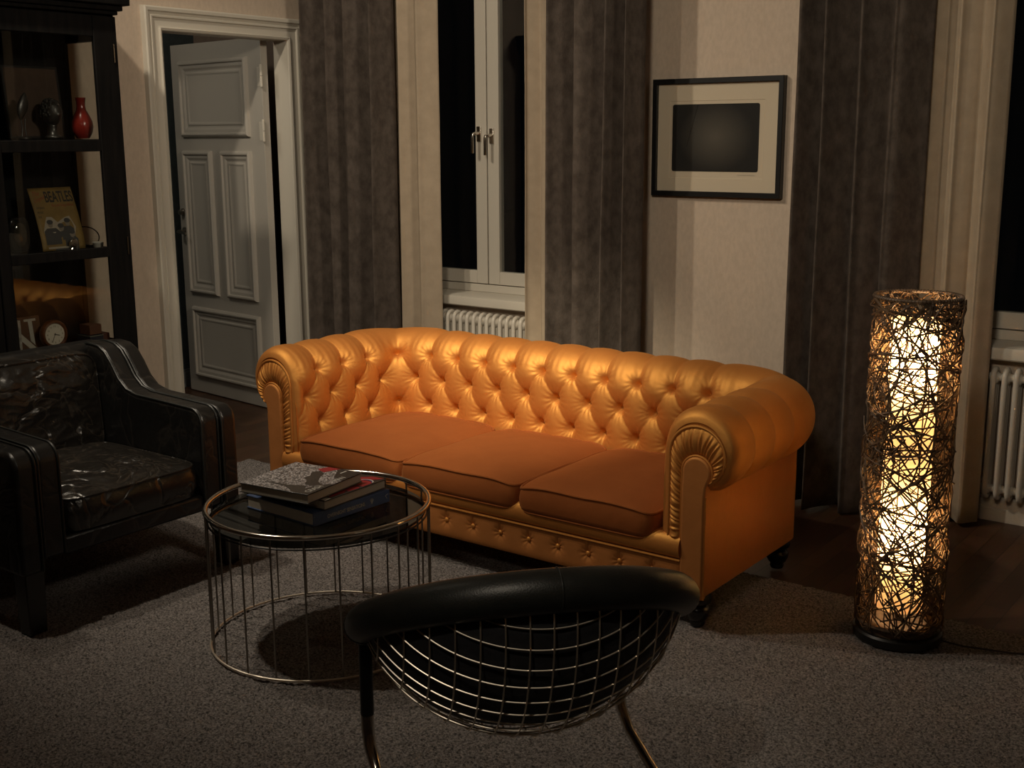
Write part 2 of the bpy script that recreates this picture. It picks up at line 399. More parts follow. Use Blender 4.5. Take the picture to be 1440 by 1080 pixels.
m.build('lever_handle', M['brass'], leaf)
for z in (1.92, 1.62, .30):
    m = MB(); m.cyl((-.014, DT/2+.012, z-.055), (-.014, DT/2+.012, z-.003), .0085, 12); m.cyl((-.014, DT/2+.012, z), (-.014, DT/2+.012, z+.052), .0085, 12)
    m.sphere((-.014, DT/2+.012, z+.054), .0088, 10, 6); m.sphere((-.014, DT/2+.012, z-.057), .0088, 10, 6)
    m.box(-.012, .04, DT/2, DT/2+.002, z-.055, z+.05)
    m.build('hinge', M['white'], leaf)

# ------------------------------------------------------------------ curtains
def curtain(name, x0, x1, y, z0, z1, nf, amp, mat, label, cat, group, seed, lean0=0, lean1=0, sharp=1.15, hem=0.0):
    rnd = random.Random(seed)
    root_loc = ((x0+x1)/2, y, z0)
    ws = [rnd.uniform(.7, 1.35) for _ in range(nf)]; tot = sum(ws); cum = [0]
    for w_ in ws: cum.append(cum[-1]+w_/tot)
    am = [rnd.uniform(.75, 1.15) for _ in range(nf)]; sk_ = [rnd.choice((.55, .7, 1.0, 1.35)) for _ in range(nf)]
    def fn(u, v):
        k = 0
        while k < nf-1 and u > cum[k+1]: k += 1
        fr = (u-cum[k])/(cum[k+1]-cum[k])
        q = fr**sk_[k]; lump = math.sin(PI*q)**sharp
        x = x0+(x1-x0)*u+(1-v)*(lean0*(1-u)+lean1*u)+.014*math.sin(2*PI*q)+.007*math.sin(v*4+k*1.7+seed)*math.sin(PI*u)
        yy = y-amp*am[k]*(lump*(1.0+.25*(1-v))-.5)-.10*amp*math.sin(2*PI*2*q+k*2.1+seed+.8*math.sin(v*3+k))*math.sin(PI*q)+.007*noise.noise((x*5, v*5, seed))
        z = z0+(z1-z0)*v+(hem*math.sin(3*u*PI+seed) if v < .02 else 0)
        return (x-root_loc[0], yy-root_loc[1], z-root_loc[2])
    m = MB().grid(fn, nf*22+1, 46)
    o = m.build(name, mat, None, angle=180, solid=.004, recalc=False); o.location = root_loc
    return tag(o, label, cat, group)
GB, GC = 'brown velvet curtains on the window wall', 'cream curtains on the window wall'
ZT = 3.44
curtain('velvet_curtain', -4.965, -4.375, 4.785, .025, ZT, 4, .115, M['curtain'], 'brown velvet curtain hanging beside the open panelled door', 'curtain', GB, 1)
curtain('velvet_curtain', -3.355, -2.845, 4.785, .025, ZT, 4, .11, M['curtain'], 'brown velvet curtain between the lit white window and the framed picture', 'curtain', GB, 2)
curtain('velvet_curtain', -2.11, -1.555, 4.785, .012, ZT, 4, .115, M['curtain'], 'brown velvet curtain hanging behind the woven floor lamp, right of the picture', 'curtain', GB, 5)
curtain('cream_curtain', -4.55, -4.135, 4.895, .03, ZT, 3, .055, M['cream'], 'cream curtain covering the left edge of the lit white window', 'curtain', GC, 4, sharp=1.0)
curtain('cream_curtain', -3.565, -3.33, 4.895, .03, ZT, 2, .055, M['cream'], 'narrow cream curtain at the right edge of the lit white window', 'curtain', GC, 8, sharp=1.0)
curtain('cream_curtain', -1.66, -1.28, 4.895, .02, ZT, 3, .055, M['cream'], 'cream curtain behind the woven floor lamp beside the dark window', 'curtain', GC, 6, sharp=1.0)
t = MB(); t.box(DX+.01, XR-.05, WY-.30, WY-.12, ZC-.045, ZC)
tag(t.build('curtain_track', M['white'], None), 'white curtain track on the ceiling along the window wall', 'curtain track')

# ------------------------------------------------------------------ framed picture
root = tag(empty('framed_picture', (-2.583, WY-.0175, 1.5765)), 'black framed dark photograph with wide cream mat hanging on the beige wall', 'picture')
pw, ph_ = .329, .268
def pr(x0, x1, z0, z1, h): return [(x0, -h, z0), (x1, -h, z0), (x1, -h, z1), (x0, -h, z1)]
m = MB()
def prr(i, h): return pr(-pw+i, pw-i, -ph_+i, ph_-i, h)
m.loft([prr(0, -.0175), prr(0, .0155), prr(.002, .0175), prr(.022, .0175), prr(.024, .0155), prr(.024, -.002)], True)
m.build('picture_frame', M['frame'], root, angle=25)
mat_m = plain('cream_mat_board', (.66,.57,.43), .85)
m = MB(); m.loft([pr(-pw+.02, pw-.02, -ph_+.02, ph_-.02, -.004), pr(-pw+.02, pw-.02, -ph_+.02, ph_-.02, .0), pr(-.243, .236, -.184, .168, .0), pr(-.241, .234, -.182, .166, -.0018)], True, True, True)
m.build('mat_board', mat_m, root, smooth=False)
mm, nt, bs, _o = newmat('dark_photographic_print'); L = nt.links.new
tc = N(nt, 'ShaderNodeTexCoord'); mp = N(nt, 'ShaderNodeMapping'); mp.inputs['Location'].default_value = (.03, 0, -.03); mp.inputs['Scale'].default_value = (5.2, 1, 6.2)
L(tc.outputs['Object'], mp.inputs['Vector']); gr = N(nt, 'ShaderNodeTexGradient', _gradient_type='SPHERICAL'); L(mp.outputs[0], gr.inputs['Vector'])
r = N(nt, 'ShaderNodeValToRGB'); r.color_ramp.elements[0].color = (.022,.021,.019,1); r.color_ramp.elements[1].color = (.110,.098,.078,1); L(gr.outputs['Fac'], r.inputs['Fac'])
L(r.outputs['Color'], bs.inputs['Base Color']); setp(bs, Roughness=.6, Specular_IOR_Level=.2)
def rrect(x0, x1, z0, z1, rr, h, n=5):
    P = []
    for cx, cz, a0 in ((x1-rr, z1-rr, 0), (x0+rr, z1-rr, PI/2), (x0+rr, z0+rr, PI), (x1-rr, z0+rr, 1.5*PI)):
        for k in range(n): a = a0+PI/2*k/(n-1); P.append((cx+rr*math.cos(a), -h, cz+rr*math.sin(a)))
    return P
m = MB(); m.loft([rrect(-.229, .211, -.153, .152, .010, -.003), rrect(-.229, .211, -.153, .152, .010, -.0008)], True, True, True)
m.build('photographic_print', mm, root, smooth=False)
m = MB(); m.tube([(-.098, .0006, .148), (-.120, .0006, .075), (-.141, .0006, .0), (-.153, .0006, -.04)], .0008, 4); m.build('thin_line', M['frame'], root)
m = MB(); m.add([(.105, .0016, -.172), (.106, .0016, -.172), (.106, .0012, -.172)], [(0, 1, 2)])
for k in range(5):
    m.tube([(.11+.018*k+dx, .0014, -.170+dz) for dx, dz in ((0, 0), (.004, .006), (.008, -.001), (.012, .004), (.017, .0))], .0006, 4)
m.build('signature', plain('pencil', (.16,.14,.11), .8), root)
m = MB(); m.box(-pw+.023, pw-.023, -.0060, -.0050, -ph_+.023, ph_-.023); m.build('picture_glass', M['picglass'], root, smooth=False)

# ------------------------------------------------------------------ rug
rx0, rx1, ry0, ry1 = -4.54, .5, -.5, 3.87
def rugf(u, v):
    x = rx0+(rx1-rx0)*u; y = ry0+(ry1-ry0)*v
    e = min(u*(rx1-rx0), (1-u)*(rx1-rx0), v*(ry1-ry0), (1-v)*(ry1-ry0))
    edge = e < .001
    if edge: x += random.uniform(-.012, .012); y += random.uniform(-.012, .012)
    return (x+2.0, y-1.7, 0.0 if edge else .006+random.uniform(-.004, .004))
m = MB().grid(rugf, 560, 485)
o = m.build('shag_rug', M['rug'], None, angle=180, recalc=False); o.location = (-2.0, 1.7, .001)
tag(o, 'dark grey brown shag rug on the wooden floor under the seating', 'rug')
ZR = .011

# ------------------------------------------------------------------ chesterfield sofa
SX, SY = -2.6875, 3.27
sofa = tag(empty('chesterfield_sofa', (SX, SY, ZR)), 'orange velvet chesterfield sofa with button tufted back and rolled arms', 'sofa')
VZ = M['velvet']
HI, YB = .845, .615           # inner half width, inner back depth at the seat
RC = .075                     # inner corner radius
RR = .128; OC, ZCN = .132, .613-ZR
YFR = .0
Lb = 2*HI-2*RC+RC*PI/2       # between corner middles
QA = RC*PI/4
ARM = (YB-RC-YFR)+QA
TOT = Lb+2*ARM
def path(s):
    """s measured from the middle of the left back corner along the back; returns (x, y), outward normal"""
    def arm(d, sg):      # d distance from corner middle along the arm
        if d < QA:
            a = PI/4*(d/QA)   # rotate from diagonal to the side
            th = PI*.75+a if sg < 0 else PI/4-a
            cx, cy = sg*(HI-RC), YB-RC
            return (cx+RC*math.cos(th), cy+RC*math.sin(th)), (math.cos(th), math.sin(th))
        return (sg*HI, YB-RC-(d-QA)), (sg, 0)
    if s < 0: return arm(-s, -1)
    if s > Lb: return arm(s-Lb, 1)
    if s < QA: th = PI*.75-PI/4*(s/QA); cx = -(HI-RC)
    elif s > Lb-QA: th = PI/2-PI/4*((s-(Lb-QA))/QA); cx = HI-RC
    else: return (-(HI-RC)+(s-QA), YB), (0, 1)
    return (cx+RC*math.cos(th), YB-RC+RC*math.sin(th)), (math.cos(th), math.sin(th))
# section profile: list of (o, z) by arc length
PROF = []
z0 = .30
for k in range(28): 
    f = k/27; z = z0+(ZCN-.02-z0)*f; PROF.append((.004*f-.0+.0*f, z))
for k in range(1, 60):
    a = PI-(PI+math.radians(58))*k/59; PROF.append((OC+RR*math.cos(a), ZCN+RR*math.sin(a)))
PROF.append((.185, ZCN-.118)); PROF.append((.160, ZCN-.124))
AL = [0]
for a, b in zip(PROF, PROF[1:]): AL.append(AL[-1]+math.hypot(b[0]-a[0], b[1]-a[1]))
def sect(t):
    t = max(0, min(AL[-1], t)); i = 0
    lo, hi = 0, len(AL)-1
    while hi-lo > 1:
        mid = (lo+hi)//2
        if AL[mid] <= t: lo = mid
        else: hi = mid
    f = (t-AL[lo])/(AL[hi]-AL[lo]+1e-12)
    o = PROF[lo][0]*(1-f)+PROF[hi][0]*f; z = PROF[lo][1]*(1-f)+PROF[hi][1]*f
    a = PROF[max(0, lo-1)]; c = PROF[min(len(PROF)-1, hi+1)]
    tx, tz = c[0]-a[0], c[1]-a[1]; l = math.hypot(tx, tz)+1e-9
    return o, z, -tz/l, tx/l      # outward (to the sitter) normal in (o, z)
T1 = (ZCN-.02-z0)+.064            # arc of the top button row
PU, PV = Lb/11, .112
def tuft(s, t):
    u = s/PU; v = (t-T1)/PV
    D = .029
    def sn(x): return abs(math.sin(PI*x))
    if v > 0:
        cp = cq = sn(u); fade = max(.18, 1-.62*min(1, v/1.6))
    elif v < -2: cp = cq = sn(u); fade = max(.5, 1-.3*(-2-v))
    else: cp = sn(u+v/2); cq = sn(u-v/2); fade = 1
    g = (cp*cq)**.27; h = .50*g+.50*math.sqrt((cp*cp+cq*cq)/2)**.8
    d = D*(1-(1-h)*fade)
    # gathers round each button
    best = None
    for k in (0, -1, -2):
        uu = round(u) if k != -1 else math.floor(u)+.5
        dx = (u-uu)*PU; dy = (v-k)*PV; rho = math.hypot(dx, dy)
        if best is None or rho < best[0]: best = (rho, dx, dy)
    rho, dx, dy = best
    if rho < .09:
        an = math.atan2(dy, dx)
        d += .0030*math.cos(15*an+2*math.sin(an*2+u*3))*math.exp(-(rho/.040)**2)*(1-math.exp(-(rho/.010)**2))
    if rho < .09: d -= .024*math.exp(-(rho/.0145)**2)+.009*math.exp(-(rho/.036)**2)
    # pleats fanning over the roll
    if v > 0: d += .0012*math.cos(2*PI*u*5)*math.exp(-v*1.3)*(1-math.exp(-v*8))
    return d-D*.62
def spos(s, t, extra=0):
    (px, py), (nx, ny) = path(s)
    o, z, no, nz = sect(t)
    df = min(s+ARM, Lb+ARM-s)           # distance from the arm front
    d = tuft(s, t)*min(1, df/.05)+extra
    RF = .034
    if df < RF:
        d -= RF*(1-math.sqrt(max(0, 1-(1-df/RF)**2)))*.95
    o2 = o+no*d; zz = z+nz*d
    return (px+nx*o2, py+ny*o2, zz)
m = MB(); NS, NT = 700, 172
m.grid(lambda u, v: spos(-ARM+TOT*u, AL[-1]*v), NS, NT)
m.build('tufted_upholstery', VZ, sofa, angle=180, recalc=False)
# buttons
bt = MB(); bt.sphere((0,0,0), .0095, 10, 6, (1, .55, 1)); b0 = bt.build('button', VZ, sofa); used = False
def put_button(loc, nrm):
    global used
    o = b0 if not used else copy_obj(b0, sofa)
    used = True
    o.location = loc; o.rotation_euler = Vector((0,-1,0)).rotation_difference(Vector(nrm)).to_euler()
for k in (0, -1, -2):
    for i in range(-4, 16):
        u = i+(.5 if k == -1 else 0); s = u*PU
        if s < -ARM+.05 or s > Lb+ARM-.05: continue
        t = T1+k*PV; p = Vector(spos(s, t)); (px, py), (nx, ny) = path(s); o, z, no, nz = sect(t)
        nv = Vector((nx*no, ny*no, nz)); put_button(p-nv*.001, nv)
# outer shell: sides, back, bottom
def outer(off, n=10, rc=.10):
    hx = HI+off; yb = YB+off; P = [(-hx, -.004)]
    for k in range(n+1): a = PI-PI/2*k/n; P.append((-hx+rc+rc*math.cos(a), yb-rc+rc*math.sin(a)))
    for k in range(n+1): a = PI/2-PI/2*k/n; P.append((hx-rc+rc*math.cos(a), yb-rc+rc*math.sin(a)))
    P.append((hx, -.004)); return P
m = MB(); O = .166
lo = [[(x, y, z) for x, y in outer(o)] for o, z in ((O-.012, .112), (O+.001, .125), (O+.001, .30), (O+.001, ZCN-.10))]
m.loft(lo, closed=False)
li = [[(x, y, z) for x, y in outer(.03)] for z in (.112, .30)]
m.loft([lo[0], li[0]], closed=False)
m.build('outer_cover', M['velvet_side_shade'], sofa, angle=60)
m = MB(); m.prism([(x, max(y, .035)) for x, y in outer(.10)], lambda a, b, h: (a, b, h), .116, .29); m.build('base', VZ, sofa, smooth=False)
# arm fronts
def arm_front(sg):
    cxp, cz = HI+.132, .600-ZR
    A = []; Bc = []
    # outline A: outer piping; outline B: post edge; same parameter count
    nA = 60
    for k in range(nA+1):
        f = k/nA
        if f < .42:
            g = f/.42; A.append((HI+.034, .315-ZR+(cz-.315+ZR)*g)); Bc.append((HI+.082, .315-ZR+(.545-.315)*g))
        else:
            g = (f-.42)/.58
            a = PI-(PI+math.radians(62))*g; A.append((cxp+.0975*math.cos(a), cz+.0965*math.sin(a)))
            a2 = PI-(PI+math.radians(35))*g; Bc.append((HI+.135+.053*math.cos(a2), .549-ZR+.053*math.sin(a2)))
    X = lambda p, y: (sg*p[0], y, p[1])
    m = MB(); rows = 14
    loops = []
    for r in range(rows+1):
        f = r/rows; loop = []
        for k in range(nA*6+1):
            q = k/6; i = min(int(q), nA-1); fr = q-i
            a = (A[i][0]*(1-fr)+A[i+1][0]*fr, A[i][1]*(1-fr)+A[i+1][1]*fr); b = (Bc[i][0]*(1-fr)+Bc[i+1][0]*fr, Bc[i][1]*(1-fr)+Bc[i+1][1]*fr)
            p = (a[0]*(1-f)+b[0]*f, a[1]*(1-f)+b[1]*f)
            y = -.016*math.sin(PI*f)**.7+.0028*math.sin(PI*f)*math.sin(q*PI*1.15+1.2*math.sin(f*2.5+q*.7)+math.sin(q*1.9))
            loop.append(X(p, y+.004))
        loops.append(loop)
    m.loft(loops, closed=False); m.build('pleated_band', VZ, sofa, angle=180)
    for nm, C, r, y in (('piping', A, .0052, -.001), ('piping', Bc, .0045, -.004)):
        m = MB(); m.tube([X(p, y) for p in C], r, 8); m.build(nm, VZ, sofa)
    # post
    poly = [(HI+.082, .112), (HI+.166, .112), (HI+.166, .47-ZR), (HI+.170, .500-ZR), (HI+.1755, .517-ZR)]
    for k in range(15):
        a = math.radians(-30)+(PI+math.radians(38))*k/14; poly.append((HI+.135+.0505*math.cos(a), .549-ZR+.0505*math.sin(a)))
    poly.append((HI+.083, .49-ZR))
    m = MB(); m.prism([(p[0]*sg, p[1]) for p in poly], lambda a, b, h: (a, h, b), -.012, .02)
    m.build('arm_post', M['velvet_side_shade'], sofa, bevel=.008, seg=3, angle=50)
    m = MB(); m.tube([(sg*(HI+.166), -.004, .115), (sg*(HI+.166), -.004, .47-ZR)], .0042, 8); m.build('piping', VZ, sofa)
    # end disc closing the roll behind the band
    D = [(HI+.010, .30)]+[(HI+.010, .50)]
    for k in range(25):
        a = PI-(PI+math.radians(60))*k/24; D.append((OC+HI+.104*math.cos(a), ZCN+.104*math.sin(a)))
    D += [(HI+.166, ZCN-.12), (HI+.166, .30)]
    m = MB(); m.prism([(p[0]*sg, p[1]) for p in D], lambda a, b, h: (a, h, b), .006, .03); m.build('roll_end', VZ, sofa, smooth=False)
arm_front(-1); arm_front(1)
# front rail bolster
m = MB(); pr_ = []
for k in range(13):
    a = -PI/2+PI*k/12; pr_.append((.012-.032*math.cos(a), .274+.042*math.sin(a)))
pr_ += [(.20, .318), (.20, .232)]
XL = HI+.082
m.loft([[(-XL, y, z) for y, z in pr_], [(XL, y, z) for y, z in pr_]], True, True, True); m.build('front_rail', VZ, sofa, angle=60)
m = MB(); m.tube([(-XL, -.006, .231), (XL, -.006, .231)], .005, 8); m.build('piping', VZ, sofa)
# lower front panel with one row of buttons
BS = .126
def fp(u, v):
    x = -XL+2*XL*u; z = .112+.118*v; k = round(x/BS-.5)+.5; dx = x-k*BS; dz = z-.178
    rho = math.hypot(dx, dz*.9); d = .010*(1-math.exp(-(rho/.022)**2))
    d += .0022*math.cos(9*math.atan2(dz, dx))*math.exp(-(rho/.022)**2)*(1-math.exp(-(rho/.006)**2))
    if dz > 0: d -= .004*math.exp(-(dx/.004)**2)*min(1, dz/.01)
    d -= .006*abs(2*v-1)**6
    return (x, .006-d, z)
m = MB().grid(fp, 560, 40); m.build('front_panel', M['velvet_side_shade'], sofa, angle=180)
for i in range(-7, 7):
    x = (i+.5)*BS
    if abs(x) < XL-.03: put_button((x, .003, .178), (0,-1,0))
# seat cushions
def cushion(cx, w, y0, y1, zb, zt, crown, seed, mat, parent, name='seat_cushion', sag=.012, pipe=True, front_bulge=.012, nr=26, nth=120, pw_=7.0, ycrown=1.0):
    cy = (y0+y1)/2; hw, hd = w/2, (y1-y0)/2
    def outl(th, p=pw_):
        c, s = math.cos(th), math.sin(th); k = (abs(c)**p+abs(s)**p)**(-1/p); return c*k, s*k
    def pt(th, sc, z, bulge=0):
        a, b = outl(th); return (cx+(hw+bulge)*a*sc, cy+(hd+bulge)*b*sc, z)
    def topz(a, b):      # a, b in [-1, 1]
        e = (1-abs(a)**3.0)*(1-abs(b)**3.0)
        return zt+crown*e-sag*(abs(a)**6)*(abs(b)**6)*1.0-sag*.5*abs(a)**8+.004*noise.noise((a*2+seed, b*2, seed))
    loops = []
    for k in range(9):
        f = k/8; loops.append(lambda th, f=f: pt(th, f*.97+.0001, zb))
    H = zt-zb
    for k in range(1, 9):
        f = k/9
        loops.append(lambda th, f=f: (lambda p, ab: (p[0], p[1], zb+(topz(*ab)-zb)*f))(pt(th, 1, 0, front_bulge*math.sin(PI*f)), outl(th)))
    def top(th, sc):
        a, b = outl(th); p = pt(th, sc, 0); return (p[0], p[1], topz(a*sc, b*sc))
    for k in range(nr): loops.append(lambda th, k=k: top(th, (1-k/nr)**.8))
    loops.append(lambda th: top(th, .0001))
    m = MB(); m.loft([[fn(2*PI*i/nth) for i in range(nth)] for fn in loops], True)
    o = m.build(name, mat, parent, angle=60)
    if pipe:
        m = MB(); m.tube([Vector(top(2*PI*i/nth, 1))+Vector((0,0,.0)) for i in range(nth)], .0055, 8, closed=True); m.build('piping', mat, o)
        m = MB(); m.tube([pt(2*PI*i/nth, .985, zb+.002) for i in range(nth)], .005, 8, closed=True); m.build('piping', mat, o)
    return o
cw = (2*HI-.03)/3
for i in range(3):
    cushion((i-1)*cw, cw-.003, -.026, YB-.005, .284, .396-ZR, .026, i*3.3+1, M['velvet_seat_shade'], sofa, front_bulge=.006, pw_=13.0, sag=.018)
# turned feet
ft = MB(); ft.lathe([(.0,.0),(.022,0),(.026,.008),(.024,.018),(.032,.026),(.040,.042),(.042,.058),(.036,.070),(.028,.074),(.030,.080),(.044,.084),(.046,.092),(.044,.100),(.040,.114),(.0,.114)], 24)
f0 = ft.build('foot', M['foot'], sofa); f0.location = (HI+.118, .055, 0)
for x, y in ((-HI-.118, .055), (HI+.105, YB+.09), (-HI-.105, YB+.09)): copy_obj(f0, sofa, (x, y, 0))

# ------------------------------------------------------------------ coffee table
TX, TY, TR = -2.668, 2.544, .358
tab = tag(empty('coffee_table', (TX, TY, ZR)), 'round smoked glass coffee table on a cage of thin chrome rods', 'table')
m = MB(); m.torus((0,0,.449), TR-.008, .0085, 96, 10); m.build('top_ring', M['chrome'], tab)
m = MB(); m.torus((0,0,.006), TR-.003, .0042, 96, 8); m.build('base_ring', M['wire'], tab)
rd = None
for i in range(22):
    a = 2*PI*(i+.1)/22-.64
    p = ((TR-.006)*math.cos(a), (TR-.006)*math.sin(a), 0)
    if rd is None: rd = MB().cyl((0,0,.006), (0,0,.446), .0030, 8).build('rod', M['cage'], tab); rd.location = p
    else: copy_obj(rd, tab, p)
m = MB(); m.lathe([(0,.414),(TR-.0195,.414),(TR-.0185,.416),(TR-.0185,.420),(TR-.0195,.422),(0,.422)], 96); m.build('glass_top', M['tableglass'], tab, angle=30)
m = MB(); m.torus((0,0,.411), TR-.014, .0030, 96, 6); m.build('glass_support_ring', M['black'], tab)
ZG = ZR+.422+.0015

# ------------------------------------------------------------------ books on the table
def book(name, p0, ax, L_, W_, H_, cover, label, group, board=.003, over=.004, spine=True, spine_mat=None):
    """p0 = bottom corner where spine starts; ax = direction of the spine; pages run to the left of it"""
    a = Vector((math.cos(ax), math.sin(ax), 0)); b = Vector((-math.sin(ax), math.cos(ax), 0))
    root = tag(empty(name, p0, ax), label, 'book', group)
    m = MB(); m.box(0, L_, 0, W_, 0, board); m.box(0, L_, 0, W_, H_-board, H_)
    if spine: m.box(0, L_, -.001, .004, 0, H_)
    m.build('cover', cover, root, bevel=.0012)
    m = MB(); m.box(over, L_-over, .004, W_-over, board, H_-board); m.build('pages', M['paper'], root, smooth=False)
    return root
GBK = 'books stacked on the coffee table'
bluem = noisy('blue_jacket', (.036,.066,.15), (.052,.092,.20), scale=9, rough=.35, spec=.5)
ax1 = math.radians(87.6)
bk = book('hardback_book', (-2.556, 2.414, ZG), ax1, .325, .318, .042, bluem, 'blue hardback book at the bottom of the stack on the glass table', GBK)
spine_txt = plain('spine_lettering', (.42,.40,.34), .5)
text_mb('OVERNIGHT SENSATIONS', .0175, lambda u, v, h: (.055+u, -.0012-h, .0135+v), sx=.78).build('lettering', spine_txt, bk, smooth=False)
m = MB()
for k in range(5): 
    a = PI*(k-2)/9; m.tube([(.245, -.0014, .012), (.245+.012*math.sin(a), -.0014, .012+.019*math.cos(a))], .0007, 4)
m.tube([(.313, -.0014, .014), (.306, -.0014, .024), (.316, -.0014, .028)], .0012, 4)
m.build('spine_emblem', spine_txt, bk)
# second book: grey page block towards the camera, dark cover with red letters
darkc = plain('dark_jacket', (.030,.027,.024), .35); redc = plain('red_print', (.30,.018,.022), .4); whitec = plain('white_print', (.55,.52,.47), .5); bluec = plain('blue_print', (.03,.05,.2), .4)
z2 = ZG+.042+.001
ax2 = math.radians(92.0)
bk2 = book('hardback_book', (-2.545, 2.452, z2), ax2, .288, .300, .031, darkc, 'dark hardback book with red lettering in the middle of the stack', GBK, spine=False)
m = MB(); zz = .0312
for pts in ([(.035,.012),(.10,.008),(.13,.030),(.06,.040)], [(.115,.008),(.165,.004),(.172,.030),(.125,.034)], [(.180,.004),(.235,.006),(.238,.045),(.20,.060),(.178,.034)], [(.225,.05),(.282,.004),(.283,.05),(.25,.09)]):
    m.add([(x, y, zz) for x, y in pts]+[(x, y, zz+.0004) for x, y in pts], [(0,1,2,3,4)[:len(pts)], tuple(range(2*len(pts)-1, len(pts)-1, -1))])
m.build('red_lettering', redc, bk2, smooth=False)
m = MB(); m.tube([(.222+.026*math.cos(a), .034+.028*math.sin(a), zz+.0008) for a in [(-1.4+.25*k) for k in range(11)]], .0022, 6, flat=.3); m.build('white_arc', whitec, bk2)
m = MB(); m.tube([(.221+.022*math.cos(a), .034+.024*math.sin(a), zz+.0008) for a in [(-1.2+.25*k) for k in range(9)]], .0020, 6, flat=.3); m.build('blue_arc', bluec, bk2)
m = MB(); m.box(.004, .028, .0, .058, .0312, .0320); m.build('paper_slip', M['paper'], bk2, smooth=False)
# top book: black and white speckled cover
mc, nt, bs, _o = newmat('speckled_photo_cover'); L = nt.links.new
tc = N(nt, 'ShaderNodeTexCoord')
n = N(nt, 'ShaderNodeTexNoise', Scale=150, Detail=3, Roughness=.8); L(tc.outputs['Object'], n.inputs['Vector'])
r = N(nt, 'ShaderNodeValToRGB'); r.color_ramp.elements[0].position = .45; r.color_ramp.elements[1].position = .62; r.color_ramp.elements[0].color = (.03,.027,.026,1); r.color_ramp.elements[1].color = (.58,.54,.54,1); L(n.outputs['Fac'], r.inputs['Fac'])
L(r.outputs['Color'], bs.inputs['Base Color']); setp(bs, Roughness=.35)
z3 = z2+.0322+.0015
ax3 = math.radians(97.2)
bk3 = book('hardback_book', (-2.552, 2.392, z3), ax3, .272, .272, .031, darkc, 'black and white speckled hardback book on top of the stack', GBK, spine=False)
m = MB(); m.box(.001, .2715, .001, .271, .0310, .0314); m.build('cover_photograph', mc, bk3, smooth=False)
m = MB()
def blob(pts, mm_, h0=.0314, h1=.0317):
    mm_.add([(x, y, h0) for x, y in pts]+[(x, y, h1) for x, y in pts], [tuple(range(len(pts))), tuple(range(2*len(pts)-1, len(pts)-1, -1))])
blob([(.001,.001),(.125,.001),(.105,.030),(.045,.052),(.001,.06)], m)
blob([(.001,.06),(.045,.052),(.075,.060),(.055,.12),(.055,.20),(.062,.215),(.048,.20),(.038,.12)], m)
blob([(.075,.05),(.105,.03),(.125,.06),(.165,.085),(.205,.10),(.225,.13),(.20,.145),(.165,.125),(.14,.13),(.12,.10),(.09,.085)], m)
blob([(.165,.001),(.271,.001),(.271,.095),(.23,.07),(.19,.05)], m, .0314, .0318)
m.build('dark_figure_print', darkc, bk3, smooth=False)
m = MB(); blob([(.215,.11),(.271,.085),(.271,.135),(.235,.15)], m, .0314, .0319); m.build('red_print', redc, bk3, smooth=False)
text_mb('CRASH', .030, lambda u, v, h: (.018+u, .012+v, .0318+h), .0002, sx=.80).build('lettering', whitec, bk3, smooth=False)
text_mb('MAN', .026, lambda u, v, h: (.150+u, .010+v, .0319+h), .0002, sx=.9).build('lettering', whitec, bk3, smooth=False)
m = MB(); m.box(.23, .262, .052, .057, .0317, .0321); m.build('white_bar', whitec, bk3, smooth=False)

# ------------------------------------------------------------------ black leather armchair
AX, AY = -3.41, 2.405
ac = tag(empty('leather_armchair', (AX, AY, ZR)), 'worn black leather armchair with sloping arms beside the glass table', 'armchair')
LE = M['leather']; LA_ = M['leather_arm']
# local: x = depth to the back is negative world x -> keep world axes, front face at x=0
def arm_profile(dx=0, top=0, zb=.225):
    P = [(0-dx, zb), (0-dx, .575-ZR+top)]
    for k in range(1, 7): a = PI/2*k/6; P.append((-dx-.055+.055*math.cos(a), .575-ZR+top+.055*math.sin(a)))
    P += [(-.25, .636-ZR+top), (-.38, .640-ZR+top), (-.44, .655-ZR+top), (-.485, .690-ZR+top), (-.525, .745-ZR+top), (-.560, .785-ZR+top), (-.60, .806-ZR+top), (-.66, .812-ZR+top), (-.76, .798-ZR+top), (-.81, .775-ZR+top), (-.825, .74-ZR), (-.825, zb)]
    return P
def arm(sg):
    # inner pad
    y1, y2 = sg*.287, sg*.366; y3, y4 = sg*.373, sg*.448
    m = MB(); m.prism(arm_profile(.004, 0, .245), lambda a, b, h: (a, h, b), min(y1, y2), max(y1, y2)); o = m.build('arm_pad', LA_, ac, bevel=.014, seg=3, angle=50)
    m = MB(); m.prism(arm_profile(0, -.004, .205), lambda a, b, h: (a, h, b), min(y3, y4), max(y3, y4)); o2 = m.build('arm_panel', LA_, ac, bevel=.016, seg=3, angle=50)
    P = arm_profile(.006, 0, .25)
    for yy, oo in ((y1, o), (y2, o)):
        pts = [(a+.001, yy+(sg*.003 if yy == y1 else -sg*.003), b) for a, b in P[:-2]]
        m = MB(); m.tube(pts, .0042, 6); m.build('piping', M['leather_dark'], oo)
    pts = [(a+.001, y3+sg*.004, b) for a, b in arm_profile(.0, -.003, .21)[:-2]]
    m = MB(); m.tube(pts, .004, 6); m.build('piping', M['leather_dark'], o2)
arm(1); arm(-1)
m = MB(); m.box(-.78, -.012, -.287, .287, .235, .300); m.build('seat_frame', LA_, ac, bevel=.012)
m = MB()
# outer back
m.prism([(-.70, .235), (-.83, .235), (-.835, .72), (-.82, .775), (-.76, .796), (-.68, .80), (-.66, .78)], lambda a, b, h: (a, h, b), -.37, .37); m.build('back_frame', LA_, ac, bevel=.015, seg=3)
